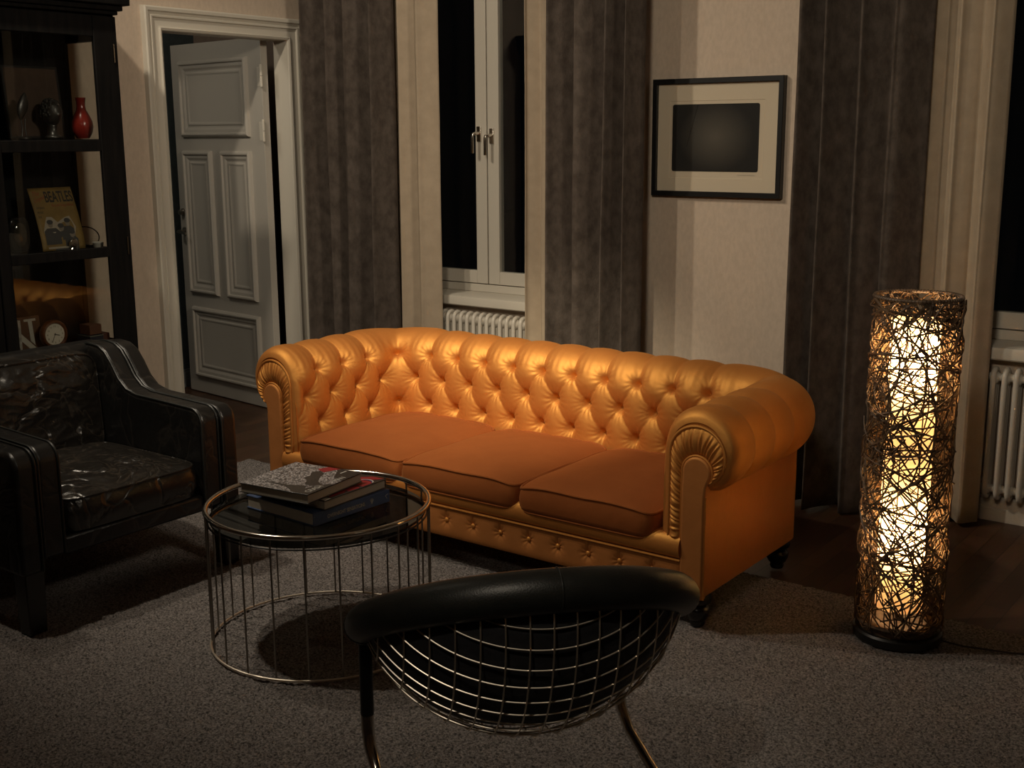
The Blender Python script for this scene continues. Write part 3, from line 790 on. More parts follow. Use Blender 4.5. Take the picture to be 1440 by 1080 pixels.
# seat cushion with rubbed wrinkles
def lumps(x, y):
    s = 0
    for f, a, ph in ((9, .010, 0), (17, .006, 3.1), (33, .0035, 7.7)):
        q = noise.noise((x*f*1.0+ph+.9*noise.noise((x*5, y*5, ph)), y*f*.55+ph, ph)); s += a*(1-2.2*abs(q))
    return s
def leather_cushion(name, cx, cy, hx, hy, zb, zt, crown, fx=lambda p: p, nth=200, nr=60, p=8.0, pipe=True, lump=.8):
    def outl(th):
        c, s = math.cos(th), math.sin(th); k = (abs(c)**p+abs(s)**p)**(-1/p); return c*k, s*k
    def topz(a, b, edge): return zt+crown*(1-abs(a)**2.6)*(1-abs(b)**2.6)+lump*lumps(a*hx+cx, b*hy+cy)*(1-edge**10)
    loops = []
    for k in range(5): loops.append([fx((cx+hx*a*k/4.4, cy+hy*b*k/4.4, zb)) for a, b in (outl(2*PI*i/nth) for i in range(nth))])
    for k in range(9):
        f = k/8; bl = .012*math.sin(PI*f)
        loops.append([fx((cx+(hx+bl)*a, cy+(hy+bl)*b, zb+(zt-zb)*f)) for a, b in (outl(2*PI*i/nth) for i in range(nth))])
    for k in range(1, nr+1):
        sc = max(.0005, 1-k/nr)
        loops.append([fx((cx+hx*a*sc, cy+hy*b*sc, topz(a*sc, b*sc, sc))) for a, b in (outl(2*PI*i/nth) for i in range(nth))])
    m = MB(); m.loft(loops, True); o = m.build(name, LE, ac, angle=60)
    if pipe:
        pts = [fx((cx+(hx+.002)*a, cy+(hy+.002)*b, zt)) for a, b in (outl(2*PI*i/nth) for i in range(nth))]
        m = MB(); m.tube(pts, .0045, 6, closed=True); m.build('piping', LE, o)
    return o
leather_cushion('seat_cushion', -.305, 0, .300, .276, .305, .428-ZR, .034)
# back cushion: built flat then stood up, leaning
def stand(p):
    x, y, z = p             # x: along height, z: thickness towards the front
    h = x; t = z; lean = math.radians(7)
    return (-.665+t*math.cos(lean)-h*math.sin(lean)*.55, y, .40+h)
leather_cushion('back_cushion', .175, 0, .198, .278, -.03, .075, .022, fx=stand, lump=.7)
lg = MB(); lg.prism([(-.036,-.036),(.036,-.036),(.036,.036),(-.036,.036)], lambda a, b, h: (a*(1 if h > .1 else .85), b*(1 if h > .1 else .85), h), 0, .25)
l0 = lg.build('leg', M['foot'], ac, bevel=.004); l0.location = (-.042, -.405, 0)
for x, y in ((-.042, .405), (-.78, -.405), (-.78, .405)): copy_obj(l0, ac, (x, y, 0))

# ------------------------------------------------------------------ wire basket chair
WC = Vector((-1.49, 2.03, .553)); WRR = .356; WT = math.radians(29); WB = math.radians(-43)
wb = Vector((math.cos(WB), math.sin(WB), 0)); wl = Vector((-math.sin(WB), math.cos(WB), 0)); wup = wb*math.cos(WT)+Vector((0,0,math.sin(WT))); wn = wup.cross(wl)
if wn.z > 0: wn = -wn          # points down, out of the bowl
wire = tag(empty('wire_basket_chair', (WC.x, WC.y, ZR)), 'black leather and chrome wire basket chair in front of the sofa, seen from behind', 'chair')
off = Vector((WC.x, WC.y, ZR))
def rimp(a, R=WRR): return WC+wup*(R*math.cos(a))+wl*(R*math.sin(a))-off
def bowl(a, b, dep=.268, R=WRR):    # a along wup, b along wl in units of R
    q = max(0, 1-(a*a+b*b)); return WC+wup*(R*a)+wl*(R*b)+wn*(dep*q**.62)-off
m = MB(); NR = 96
m.tube([rimp(2*PI*i/NR)+wn*.004 for i in range(NR)], [.040+.005*math.cos(2*PI*i/NR) for i in range(NR)], 20, closed=True, up=(0,0,1))
m.build('padded_rim', M['leather_dark'], wire, angle=180)
m = MB()
for a in (.035, PI*.5, PI*1.5): 
    c = rimp(a)+wn*.004; t = (rimp(a+.01)-rimp(a-.01)).normalized(); u = t.orthogonal().normalized(); v = t.cross(u); rr = .0400+.005*math.cos(a)
    m.tube([c+(u*math.cos(2*PI*k/24)+v*math.sin(2*PI*k/24))*rr for k in range(24)], .0022, 6, closed=True)
m.build('rim_seam', M['leather_dark'], wire)
# leather liner just inside the wires
def liner(u, v):
    r = (1-v)*.985; th = 2*PI*u; a, b = r*math.cos(th), r*math.sin(th)
    return bowl(a, b, .258)-wn*(.012+.006*noise.noise((a*4, b*4, 2)))
m = MB().grid(liner, 96, 40, cu=True); m.build('seat_liner', M['seatleather'], wire, angle=180, solid=.006)
# wires
wr = .0019; m0 = wb*math.sin(math.radians(37))+Vector((0,0,math.cos(math.radians(37))))
base0 = WC-off
m = MB(); st = .0475/WRR
for k in range(-7, 8):
    c = k*st+.006
    e = math.sqrt(max(0, 1-c*c))*.998
    if e < .2: continue
    m.tube([bowl(-e+2*e*i/48, c)+wn*wr*2 for i in range(49)], wr, 6)
# cross wires: level cuts through the basket, evenly spaced down its back
def dotv(a, b): return (bowl(a, b)-base0).dot(m0)
samp = [(dotv(.985-1.6*i/400, 0), bowl(.985-1.6*i/400, 0)) for i in range(401)]
cuts = []; acc = .030; nxt = .030
for i in range(1, 401):
    acc += (samp[i][1]-samp[i-1][1]).length
    if samp[i][0] > samp[i-1][0]: break
    if acc >= nxt: cuts.append(samp[i][0]); nxt += .047
for c in cuts:
    P = []
    for i in range(121):
        b = -.995+1.99*i/120; hi = math.sqrt(max(0, 1-b*b))*.9995; prev = None; a = None
        for q in range(240):
            x = hi-q*(1.75/240)
            if x < -hi: break
            d_ = dotv(x, b)
            if d_ < c:
                if q > 0: a = x+(1.75/240)*(c-d_)/(prev-d_)
                break
            prev = d_
        P.append(None if a is None else bowl(a, b))
    run = []
    for p in P+[None]:
        if p is None:
            if len(run) > 3: m.tube([run[0]]+[(run[q-1]+run[q]*2+run[q+1])/4 for q in range(1, len(run)-1)]+[run[-1]], wr, 6)
            run = []
        else: run.append(p)
m.build('wire_grid', M['wire'], wire)
m = MB(); m.torus((0,0,0), 1, 1, 3, 3) if False else None
# legs: post from the rim, kink, rearward slant to a floor runner
LBA = math.radians(-26); lb = Vector((math.cos(LBA), math.sin(LBA), 0))
def leg(a, zk):
    top = rimp(a); p = Vector((top.x, top.y, 0)); run = .34
    o = MB().tube([top, Vector((p.x, p.y, zk+.03))], .0155, 14).build('leg', M['leather_dark'], wire)
    chain = [Vector((p.x, p.y, zk+.045)), Vector((p.x, p.y, zk-.005)), p+lb*.012+Vector((0,0,zk-.045)), p+lb*(.05)+Vector((0,0,zk-.09))]
    chain += [p+lb*(run-.04)+Vector((0,0,.020)), p+lb*run+Vector((0,0,.0135)), p+lb*(run+.05)+Vector((0,0,.0125))]
    MB().tube(chain, [.0150,.0155,.0145,.0120,.0120,.0120,.0120], 14).build('leg_tube', M['chrome'], o)
    return chain[-1]
e1 = leg(math.radians(128), .235); e2 = leg(math.radians(259), .265)
MB().tube([e1, e1+lb*.03, (e1+e2)/2+lb*.07, e2+lb*.03, e2], .012, 12).build('floor_runner', M['chrome'], wire)

# ------------------------------------------------------------------ woven floor lamp
LX, LY = -1.164, 3.628
lamp = tag(empty('floor_lamp', (LX, LY, ZR)), 'tall cylindrical floor lamp of woven dark rattan glowing from within', 'lamp')
m = MB(); m.lathe([(0,0),(.134,0),(.138,.004),(.138,.026),(.132,.032),(0,.032)], 48); m.build('base', M['black'], lamp)
m = MB(); m.lathe([(0,.032),(.120,.032),(.120,.052),(0,.052)], 40); m.build('base_plate', M['rattan'], lamp)
RW = .124
m = MB(); rnd = random.Random(11)
for i in range(660):
    z = rnd.uniform(.05, 1.09); a = rnd.uniform(0, 2*PI); slope = rnd.choice((-1, 1))*abs(rnd.gauss(.9, .8)); n = 16; LN = rnd.uniform(.18, .50); r0 = RW+rnd.uniform(-.008, .011)
    curl = rnd.gauss(0, 3.0); P = []; th = math.atan(slope)
    for k in range(n):
        f = k/(n-1); rr = r0+.006*math.sin(f*PI*rnd.choice((1, 1, 2))+i); P.append((rr*math.cos(a), rr*math.sin(a), z))
        stp = LN/(n-1); a += stp*math.cos(th)/RW; z += stp*math.sin(th); th += curl*stp
        if z > 1.095 or z < .045: th = -th; z = max(.045, min(1.095, z)); curl = -curl
    w0 = rnd.uniform(.0015, .0033); m.tube(P, w0, 5)
m.build('woven_shade', M['rattan'], lamp)
m = MB(); m.torus((0,0,1.098), RW+.002, .006, 64, 8); 
for k in range(80):
    a = 2*PI*k/80; m.tube([((RW+.002+.0065*math.cos(b))*math.cos(a+b*.012), (RW+.002+.0065*math.cos(b))*math.sin(a+b*.012), 1.098+.0065*math.sin(b)) for b in (0, 1.05, 2.09, 3.14, 4.19, 5.24, 6.28)], .0016, 4)
m.build('rim_hoop', M['rattan'], lamp)
MB().torus((0,0,.058), RW+.002, .006, 64, 8).build('base_hoop', M['rattan'], lamp); MB().torus((0,0,1.06), RW-.006, .003, 64, 6).build('inner_hoop', M['rattan'], lamp)
ms, nt, bs, mo = newmat('lamp_parchment'); nt.nodes.remove(bs); L = nt.links.new
tc = N(nt, 'ShaderNodeTexCoord'); n = N(nt, 'ShaderNodeTexNoise', Scale=14, Detail=3); L(tc.outputs['Object'], n.inputs['Vector'])
r = N(nt, 'ShaderNodeValToRGB'); r.color_ramp.elements[0].color = (.86,.58,.30,1); r.color_ramp.elements[1].color = (.93,.72,.45,1); L(n.outputs['Fac'], r.inputs['Fac'])
tl = N(nt, 'ShaderNodeBsdfTranslucent'); df = N(nt, 'ShaderNodeBsdfDiffuse'); mx = N(nt, 'ShaderNodeMixShader'); mx.inputs[0].default_value = .3
L(r.outputs['Color'], tl.inputs['Color']); L(r.outputs['Color'], df.inputs['Color']); L(tl.outputs[0], mx.inputs[1]); L(df.outputs[0], mx.inputs[2]); L(mx.outputs[0], mo.inputs['Surface'])
m = MB(); m.grid(lambda u, v: (.074*math.cos(2*PI*u), .074*math.sin(2*PI*u), .10+.93*v), 48, 24, cu=True); m.build('inner_shade', ms, lamp, angle=180, recalc=False)
m = MB()
for k in range(8):
    a = 2*PI*k/8; m.cyl((.077*math.cos(a), .077*math.sin(a), .052), (.077*math.cos(a), .077*math.sin(a), 1.06), .0022, 6)
m.build('frame_rods', M['rattan'], lamp)
bm_, nt, bs, mo = newmat('lit_bulb'); setp(bs, Emission_Color=(1,.78,.48,1), Emission_Strength=30)
for z in (.33, .87):
    m = MB(); m.sphere((0,0,z), .022, 14, 10); m.cyl((0,0,z-.05), (0,0,z-.018), .013, 12); m.build('bulb', bm_, lamp)
m = MB(); m.cyl((0,0,.05), (0,0,.83), .006, 8); m.build('stem', M['black'], lamp)
cord = MB(); cord.tube([(LX+.137, LY+.01, ZR+.012), (LX+.2, LY+.02, ZR+.006), (LX+.34, LY+.06, ZR+.005), (LX+.55, LY+.15, ZR+.004), (LX+.85, LY+.28, .006), (LX+1.2, LY+.7, .005)], .003, 6)
c_ = cord.build('power_cord', M['black'], lamp); c_.location = (-LX, -LY, -ZR)

# ------------------------------------------------------------------ display cabinet
CXF, CY0, CY1 = -4.70, 2.06, 3.38; CXB = DX+.005
cab = tag(empty('display_cabinet', ((CXF+CXB)/2, (CY0+CY1)/2, 0)), 'tall black wooden display cabinet with glass doors against the left wall', 'cabinet')
cox, coy, _ = cab.location; BW = M['blackwood']
def CB(*bx):
    m = MB()
    for x0, x1, y0, y1, z0, z1 in bx: m.box(x0-cox, x1-cox, y0-coy, y1-coy, z0, z1)
    return m
PS = .045
CB((CXF-.02-PS, CXF-.02, CY1-PS, CY1, 0, 2.125), (CXB, CXB+.022, CY1-.022, CY1, 0, 2.125), (CXF-.02-PS, CXF-.02, CY0, CY0+PS, 0, 2.125), (CXB, CXB+.03, CY0, CY0+PS, 0, 2.125),
   (CXB, CXF-.02, CY0, CY1, .05, .12), (CXB, CXF-.02, CY0, CY1, 2.06, 2.125),
   (CXB+.03, CXF-.02-PS, CY1-.03, CY1, .12, .20), (CXB+.03, CXF-.02-PS, CY1-.03, CY1, 2.02, 2.06)).build('body', BW, cab, bevel=.003)
CB((CXB, CXB+.012, CY0+.02, CY1-.02, .08, 2.10)).build('back_panel', BW, cab, smooth=False)
c = MB()
for k, (ov, za, zb) in enumerate(((.006, 2.125, 2.142), (.022, 2.142, 2.165), (.045, 2.165, 2.235), (.062, 2.235, 2.262))): c.box(CXB-cox, CXF+ov-cox, CY0-ov-coy, CY1+ov-coy, za, zb)
c.build('cornice', BW, cab, bevel=.004)
for z, t in ((.665, .022), (1.098, .022), (1.588, .022)):
    CB((CXB+.012, CXF-.03, CY0+.03, CY1-.03, z-t, z)).build('shelf', BW, cab, bevel=.002)
for y0, y1 in ((CY0+.005, 2.717), (2.723, CY1-.005)):
    a0 = y0+.055; a1 = y1-(.118 if y1 > 3 else .055)
    d = CB((CXF-.02, CXF, y0, a0, .13, 2.118), (CXF-.02, CXF, a1, y1, .13, 2.118),
           (CXF-.02, CXF-.001, a0, a1, .13, .23), (CXF-.02, CXF-.001, a0, a1, 2.028, 2.118), (CXF-.02, CXF-.001, a0, a1, 1.065, 1.110), (CXF-.02, CXF-.001, a0, a1, 1.535, 1.585)).build('cabinet_door', BW, cab, bevel=.003)
    CB((CXF-.012, CXF-.009, y0+.05, y1-.05, .22, 2.035)).build('glass_pane', M['cabglass'], d, smooth=False)
    if y1 > 3:
        for z in (1.96, 1.11, .35):
            m = MB(); m.cyl((CXF+.005-cox, y1-.022-coy, z-.04), (CXF+.005-cox, y1-.022-coy, z+.04), .004, 8); m.build('door_hinge', plain('dark_brass', (.06,.045,.03), .4, metal=1), d)
for y in (CY1-.014, CY0+.012): CB((CXB+.03, CXF-.06, y-.0015, y+.0015, .20, 2.03)).build('side_glass', M['cabglass'], cab, smooth=False)
# things in the cabinet --------------------------------------------------
S1, S2, S3 = 1.590, 1.100, .667
redm = plain('red_glaze', (.20,.018,.012), .22); 
m = MB(); m.lathe([(0,0),(.026,0),(.030,.004),(.043,.028),(.048,.052),(.045,.075),(.034,.102),(.022,.124),(.0185,.145),(.020,.165),(.0235,.180),(.0205,.180),(.016,.150),(0,.14)], 32)
o = m.build('red_vase', redm); o.location = (-4.85, 3.268, S1+.001); tag(o, 'red pear shaped vase on the upper cabinet shelf', 'vase')
# brown board leaning at the back
m = MB(); m.obox((0,0,.158), (1,0,0), (0,1,0), (0,0,1), .008, .137, .158)
o = m.build('brown_board', noisy('faded_brown_card', (.040,.023,.014), (.058,.033,.020), scale=12, rough=.7)); o.location = (-4.955, 3.108, S1+.002); o.rotation_euler = (0, math.radians(-6), 0)
tag(o, 'large faded brown picture card leaning behind the dark bust', 'picture card')
fr_ = MB(); fr_.loft([[(.0085, s*(.137-i), z) for s, z in ((-1, i), (1, i), (1, .316-i), (-1, .316-i))] for i in (.0, .010)], True); fr_.build('card_border', M['frame'], o, smooth=False)
# bust
bz = plain('dark_bronze', (.020,.018,.015), .35, spec=.6)
bust = tag(empty('head_bust', (-4.86, 3.125, S1+.001)), 'small dark carved head on a round base beside the red vase', 'sculpture')
m = MB(); NV, NU = 28, 32
def headf(u, v):
    t = PI*v; a = 2*PI*u; x, y, z = math.sin(t)*math.cos(a), math.sin(t)*math.sin(a), -math.cos(t)
    r = .048; nx = math.exp(-((a if a < PI else a-2*PI)/.25)**2)
    px = r*(x*1.08+.20*nx*math.exp(-((z+.15)/.22)**2)-.05*nx*math.exp(-((z-.12)/.12)**2)+.08*nx*math.exp(-((z+.55)/.1)**2)); py = r*y*.84*(1-.15*max(0, -z)); pz = r*z*1.22
    return (px, py, pz+.112)
m.grid(headf, NU, NV, cu=True)
m.lathe([(.0,.0),(.034,0),(.036,.008),(.030,.014),(.020,.018),(.019,.05),(.023,.075),(0,.08)], 24)
m.sphere((.0, .041, .108), .012, 10, 8, (.6, .5, 1.1)); m.sphere((.0, -.041, .108), .012, 10, 8, (.6, .5, 1.1))
m.build('carved_head', bz, bust, angle=180)
m = MB(); rr = random.Random(3)
for k in range(170):
    a = rr.uniform(0, 2*PI); t = math.acos(rr.uniform(-.2, 1)); 
    if math.cos(a)*math.sin(t) > .72 and math.cos(t) < .5: continue
    m.sphere((.050*math.sin(t)*math.cos(a)-.004, .043*math.sin(t)*math.sin(a), .112+.060*math.cos(t)), .0065, 6, 4)
m.build('curled_hair', plain('dull_bronze', (.018,.016,.013), .6, spec=.3), bust)
# slender dark figure
fig = tag(empty('bird_figurine', (-4.86, 2.985, S1+.001)), 'slender dark leaf shaped figurine standing on thin legs, left of the bust', 'sculpture')
m = MB(); m.grid(lambda u, v: (.012*math.sin(2*PI*u)*math.sin(PI*v)**.8, .026*math.cos(2*PI*u)*math.sin(PI*v)**.9+.030*(v-.4), .075+.125*v), 20, 20, cu=True); m.build('body', bz, fig, angle=180)
for s in (-1, 1): MB().tube([(0, s*.010, .085), (0, s*.006, .045), (0, s*.012, .006)], .003, 8).build('leg', bz, fig)
MB().lathe([(0,0),(.028,0),(.028,.006),(.02,.010),(0,.010)], 20).build('base', bz, fig)
# songbook leaning back, slightly bowed
sb = tag(empty('songbook', (-4.835, 3.118, S2+.001)), 'yellow songbook cover with a group photograph leaning on the middle shelf', 'book')
SW, SH = .215, .278
def sbf(y, z, h):      # y across (0..SW), z up, h off the page towards the room
    return (-.092*(max(0, z)/SH)**1.4+h, y-SW/2+.004*z/SH, z*.985)
ym = noisy('yellow_print', (.17,.110,.034), (.21,.136,.042), scale=16, rough=.55)
m = MB(); m.loft([[sbf(SW*i/10, SH*j/16, .0) for i in range(11)] for j in range(17)], closed=False); m.build('cover', ym, sb, angle=180, solid=.0025)
bk_ = plain('black_print', (.015,.014,.012), .6); rk = plain('rust_print', (.22,.045,.015), .6)
H0 = .0020
text_mb('BEATLES', .064, lambda u, v, h: sbf(.068+u, .215+v*1.05, H0+h), .0002, sx=.585, bold=.0012).build('lettering', bk_, sb, smooth=False)
text_mb('The', .030, lambda u, v, h: sbf(.010+u, .240+v+u*.15, H0+h), .0002, sx=.8, shear=.3).build('lettering', rk, sb, smooth=False)
text_mb('Original', .026, lambda u, v, h: sbf(.012+u, .212+v+u*.35, H0+h), .0002, sx=.68, shear=.3).build('lettering', rk, sb, smooth=False)
text_mb('Record Song Album', .019, lambda u, v, h: sbf(.092+u, .194+v, H0+h), .0002, sx=.72, shear=.3).build('lettering', rk, sb, smooth=False)
for k, tx in enumerate(('WORDS', 'MUSIC', 'PIX')): text_mb(tx, .014, lambda u, v, h, k=k: sbf(.014+u, .186-.020*k+v, H0+h), .0002, sx=.8).build('lettering', bk_, sb, smooth=False)
def disc(m_, cy, cz, ry, rz, h, n=20, fn=None):
    m_.add([sbf(cy+ry*math.cos(2*PI*k/n), cz+rz*math.sin(2*PI*k/n), h) for k in range(n)], [tuple(range(n))])
gm = plain('pale_print', (.30,.26,.20), .6); sk = plain('face_print', (.17,.14,.11), .6); dk = plain('suit_print', (.035,.034,.033), .6)
m = MB(); m.add([sbf(y, z, H0) for y, z in ((.030,.008),(.165,.008),(.172,.060),(.185,.10),(.165,.150),(.14,.145),(.10,.125),(.075,.150),(.05,.150),(.035,.12),(.022,.09))], [tuple(range(11))])
m.build('photo_ground', gm, sb, smooth=False)
m = MB()
for y, z, s in ((.062,.075,.040), (.108,.055,.046), (.140,.085,.034), (.150,.040,.034)):
    m.add([sbf(y+s*dy, z+s*dz, H0+.0004) for dy, dz in ((-.95,-1.2),(.95,-1.2),(1.0,.2),(.55,.62),(-.55,.62),(-.95,.3))], [tuple(range(6))])
m.build('suits', dk, sb, smooth=False)
m = MB()
FC = ((.060,.118), (.110,.100), (.147,.122), (.158,.070))
for y, z in FC: disc(m, y, z, .0125, .016, H0+.0008)
m.build('faces', sk, sb, smooth=False)
m = MB()
for y, z in FC: disc(m, y, z+.009, .0155, .0105, H0+.0012)
m.build('dark_hair', dk, sb, smooth=False)
# small alarm clock
def clockface(root, R, x, digits, hh, mm, mat_d, hand_w=.0016):
    m = MB()
    for ang, ln, w_ in ((2*PI*(hh/12), R*.52, hand_w*1.5), (2*PI*(mm/60), R*.84, hand_w)):
        d = Vector((0, math.sin(ang), math.cos(ang))); n_ = Vector((0, math.cos(ang), -math.sin(ang)))
        m.obox(Vector((x+.0012, 0, 0))+d*ln*.42, (1,0,0), n_, d, .0004, w_, ln*.58)
    m.lathe([(0,x+.001),(R*.07,x+.001),(R*.07,x+.0022),(0,x+.0022)], 12, axis='x'); m.build('hands', mat_d, root, smooth=False)
    m = MB()
    for k in range(1, 13):
        a = 2*PI*k/12; t_ = text_mb(str(k), R*.26, lambda u, v, h, a=a: (x+.0006+h, u+R*.78*math.sin(a), v-R*.09+R*.78*math.cos(a)), .0001, 'CENTER'); m.add(t_.v, t_.f)
    if digits: m.build('numerals', mat_d, root, smooth=False)
cf = plain('cream_dial', (.42,.37,.28), .5)
ak = tag(empty('alarm_clock', (-4.815, 3.155, S2+.0275)), 'tiny round silver alarm clock in front of the yellow songbook', 'clock')
m = MB(); m.lathe([(0,-.010),(.018,-.010),(.0215,-.006),(.0215,.003),(.0195,.005),(.0185,.003)], 28, axis='x'); m.build('case', M['chrome'], ak)
m = MB(); m.lathe([(0,.0005),(.0192,.0005),(.0192,.0022),(0,.0022)], 28, axis='x'); m.build('dial', cf, ak)
clockface(ak, .0185, .0022, False, 4.0, 23, bk_, .0006)
for s in (-1, 1): MB().tube([(0, s*.010, -.018), (0, s*.014, -.0262)], [.002,.0026], 8).build('foot', M['chrome'], ak)
m = MB(); m.sphere((0,0,.024), .004, 8, 6); m.build('top_knob', M['chrome'], ak)
# oval dish with dark rim, on edge
ov = tag(empty('oval_dish', (-4.885, 3.272, S2+.001)), 'shallow glass dish with an oval dark rim behind the tiny clock', 'dish')
m = MB(); tl_ = math.radians(62)
def ovp(a, s): return (-.012-.036*math.sin(a)*s*math.cos(tl_)+.0, .070*math.cos(a)*s, .046+.044*math.sin(a)*s)
m.tube([ovp(2*PI*k/48, 1) for k in range(48)], .0028, 8, closed=True); m.build('rim', M['blackwood'], ov)
m = MB(); m.grid(lambda u, v: tuple(Vector(ovp(2*PI*u, max(.001, v)))+Vector((-.02*(1-v*v), 0, -.006*(1-v*v)))), 40, 10, cu=True); m.build('bowl', M['cabglass'], ov, angle=180, recalc=False)
# small pot
m = MB(); m.lathe([(0,0),(.017,0),(.022,.006),(.0235,.020),(.0255,.022),(.0255,.027),(0,.028)], 28)
o = m.build('white_pot', plain('white_ceramic', (.36,.34,.30), .35)); o.location = (-4.80, 3.268, S2+.001); tag(o, 'small white lidded pot at the right end of the middle cabinet shelf', 'pot')
# dark ornament
orn = tag(empty('black_ornament', (-4.84, 2.893, S2+.001)), 'black rounded glossy ornament with an oval window, left of the yellow songbook', 'ornament')
m = MB(); m.prism([(.050*math.copysign(abs(math.cos(a))**.55, math.cos(a)), .080+.080*math.copysign(abs(math.sin(a))**.55, math.sin(a))) for a in [2*PI*k/40 for k in range(40)]], lambda a, b, h: (h, a, b), -.03, .03)
m.build('case', plain('gloss_black', (.008,.008,.008), .12), orn, bevel=.010, seg=3)
m = MB(); m.lathe([(0,.030),(.032,.030),(.032,.033),(.025,.037),(.012,.040),(0,.041)], 28, (0,0,0), 'x'); o = m.build('oval_window', plain('smoked_lens', (.03,.026,.02), .06), orn); o.scale = (1, .95, 1.6); o.location = (0, 0, .085)
# wall clock on the lower shelf
wc = tag(empty('round_wooden_clock', (-4.80, 3.012, S3+.066)), 'round wooden clock with a white dial beside the letter N', 'clock')
cw_ = noisy('clock_wood', (.070,.024,.010), (.11,.040,.016), scale=20, rough=.35)
m = MB(); m.lathe([(0,-.03),(.058,-.03),(.064,-.022),(.065,-.004),(.060,.006),(.053,.008),(.049,.003),(.047,-.002)], 40, axis='x'); m.build('clock_case', cw_, wc)
m = MB(); m.lathe([(0,-.006),(.0485,-.006),(.0485,.0),(0,.0)], 40, axis='x'); m.build('dial', plain('white_dial', (.50,.46,.38), .5), wc)
clockface(wc, .047, .0, True, 3.55, 34, bk_, .0010)
# brown board with white N
nb = tag(empty('letter_board', (-4.86, 2.885, S3+.001)), 'brown board bearing a large white serif letter N', 'sign'); nb.rotation_euler = (0, math.radians(-8), 0)
MB().box(-.008, .0, -.105, .105, 0, .150).build('board', noisy('brown_board', (.055,.026,.012), (.080,.038,.018), scale=10, rough=.6), nb, bevel=.002)
m = MB()
def seg(P): P = [(y*1.35, z*1.0) for y, z in P]; m.add([(.0006, y, z) for y, z in P]+[(.0030, y, z) for y, z in P], [tuple(range(len(P)-1, -1, -1)), tuple(range(len(P), 2*len(P)))]+[(i, (i+1) % len(P), len(P)+(i+1) % len(P), len(P)+i) for i in range(len(P))])
seg([(-.058,.128),(-.030,.128),(.052,.004),(.030,.004)]); seg([(-.046,.008),(-.032,.008),(-.032,.118),(-.046,.122)]); seg([(.034,.128),(.048,.128),(.048,.02),(.034,.04)])
seg([(.020,.128),(.062,.128),(.062,.138),(.020,.138)]); seg([(-.070,.128),(-.030,.128),(-.030,.138),(-.070,.138)]); seg([(-.062,.0),(-.018,.0),(-.018,.008),(-.062,.008)])
m.build('letter', plain('ivory_letter', (.34,.32,.27), .5), nb, smooth=False)
# stacked small boxes
GX = 'small boxes at the right of the lowest visible cabinet shelf'
b1 = MB().box(-.05, .05, -.034, .034, 0, .038).build('navy_box', plain('navy_box_card', (.012,.016,.026), .5), bevel=.002); b1.location = (-4.82, 3.205, S3+.001); tag(b1, 'navy box with a pale lid line below the rust brown box', 'box', GX)
MB().box(-.0505, .0505, -.0345, .0345, .034, .0365).build('lid_line', plain('pale_line', (.16,.16,.10), .6), b1)
b2 = MB().box(-.04, .04, -.028, .034, 0, .045).build('rust_box', plain('rust_box_card', (.085,.032,.014), .6), bevel=.002); b2.location = (-4.82, 3.205, S3+.041); tag(b2, 'rust brown box standing on top of the navy box', 'box', GX)
b3 = MB().box(-.04, .04, -.017, .017, 0, .040).build('maroon_box', plain('maroon_box_card', (.065,.020,.012), .6), bevel=.002); b3.location = (-4.82, 3.262, S3+.001); tag(b3, 'low maroon box beside the navy box, nearest the cabinet corner', 'box', GX)
# pale booklet standing at the left end
pb = MB().obox((0,0,.08), (1,0,0), (0,1,0), (0,0,1), .045, .006, .08).build('pale_booklet', noisy('crumpled_paper', (.16,.15,.13), (.36,.34,.30), scale=40, rough=.6), bevel=.001); pb.location = (-4.77, 2.800, S3+.001); tag(pb, 'pale booklet standing on edge at the left of the letter N', 'booklet')

# ------------------------------------------------------------------ light
def spot(name, loc, target, power, size=150, blend=.6, rad=.045, col=(1,.86,.67)):
    l = bpy.data.lights.new(name, 'SPOT'); l.energy = power; l.spot_size = math.radians(size); l.spot_blend = blend; l.shadow_soft_size = rad; l.color = col
    o = bpy.data.objects.new(name, l); COL.objects.link(o); o.location = loc
    o.rotation_euler = (Vector(target)-Vector(loc)).to_track_quat('-Z', 'Y').to_euler(); return o
spot('ceiling_or_fill_spot', (-4.20, 2.28, 3.36), (-3.4, 4.6, 1.0), 110, size=114, blend=.7, rad=.05)
spot('ceiling_or_fill_spot', (-3.65, 1.70, 3.36), (-2.75, 3.7, .3), 105, size=86, blend=.85, rad=.05)
spot('ceiling_or_fill_spot', (-1.85, 1.25, 3.36), (-3.0, 3.90, .66), 640, size=27, blend=1, rad=.06, col=(1,.84,.60))  # added narrow spot that brightens the sofa back
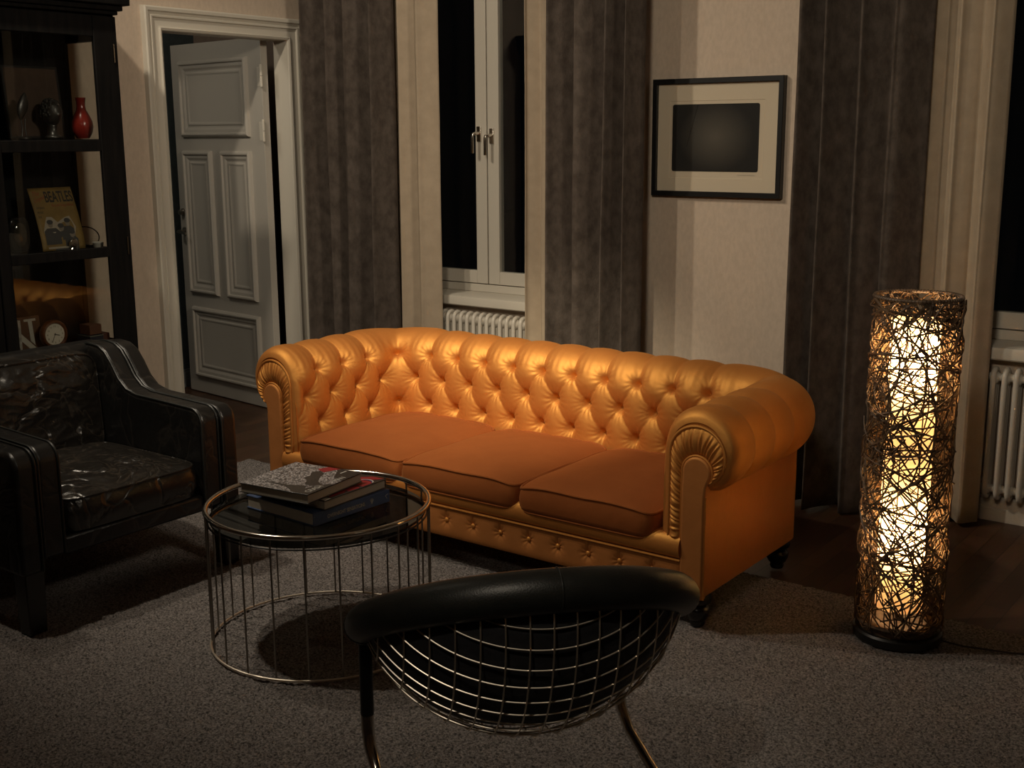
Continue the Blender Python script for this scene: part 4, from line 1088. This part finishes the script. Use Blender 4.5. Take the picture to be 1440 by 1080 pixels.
spot('ceiling_or_fill_spot', (-.4, -.7, 3.2), (-2.6, 4.9, 2.2), 320, size=58, blend=1, rad=.30)  # added soft fill from behind the camera
spot('ceiling_or_fill_spot', (1.0, 2.4, 3.35), (-5.1, 3.6, 1.35), 440, size=46, blend=1, rad=.35)  # added fill for the left wall, door and cabinet
spot('ceiling_or_fill_spot', (-.75, -.35, 3.3), (-1.30, 1.86, .55), 95, size=17, blend=1, rad=.05)  # added narrow fill on the rim and wires of the basket chair
l = bpy.data.lights.new('hall_fill_light', 'POINT'); l.energy = 19; l.shadow_soft_size = .12; l.color = (1,.90,.76)  # added fill in the hall, lifts the open door's face
o = bpy.data.objects.new('hall_fill_light', l); COL.objects.link(o); o.location = (-5.75, 3.0, 3.0)
for z, e in ((.33, 12), (.87, 15)):
    l = bpy.data.lights.new('bulb_light', 'POINT'); l.energy = e; l.shadow_soft_size = .03; l.color = (1,.76,.47)
    o = bpy.data.objects.new('bulb_light', l); COL.objects.link(o); o.location = (LX, LY, ZR+z+.03)
wd = bpy.data.worlds.new('night'); SC.world = wd; wd.use_nodes = True
bg = wd.node_tree.nodes['Background']; bg.inputs['Color'].default_value = (.012,.014,.016,1); bg.inputs['Strength'].default_value = .06

# ------------------------------------------------------------------ camera
cam = bpy.data.cameras.new('camera'); cam.sensor_width = 36; cam.lens = 1679.25/1440*36; cam.clip_start = .05
co = bpy.data.objects.new('camera', cam); COL.objects.link(co); SC.camera = co
pitch, roll, yaw = .2065, -.0061, -.641
f = Vector((math.sin(yaw)*math.cos(pitch), math.cos(yaw)*math.cos(pitch), -math.sin(pitch))); x = Vector((math.cos(yaw), -math.sin(yaw), 0)); u = x.cross(f)
x2 = x*math.cos(roll)+u*math.sin(roll); u2 = u*math.cos(roll)-x*math.sin(roll)
co.matrix_world = Matrix(((x2.x, u2.x, -f.x, 0), (x2.y, u2.y, -f.y, 0), (x2.z, u2.z, -f.z, 1.6), (0,0,0,1)))
SC.view_settings.view_transform = 'Standard'; SC.view_settings.look = 'None'; SC.view_settings.exposure = 0; SC.view_settings.gamma = 1
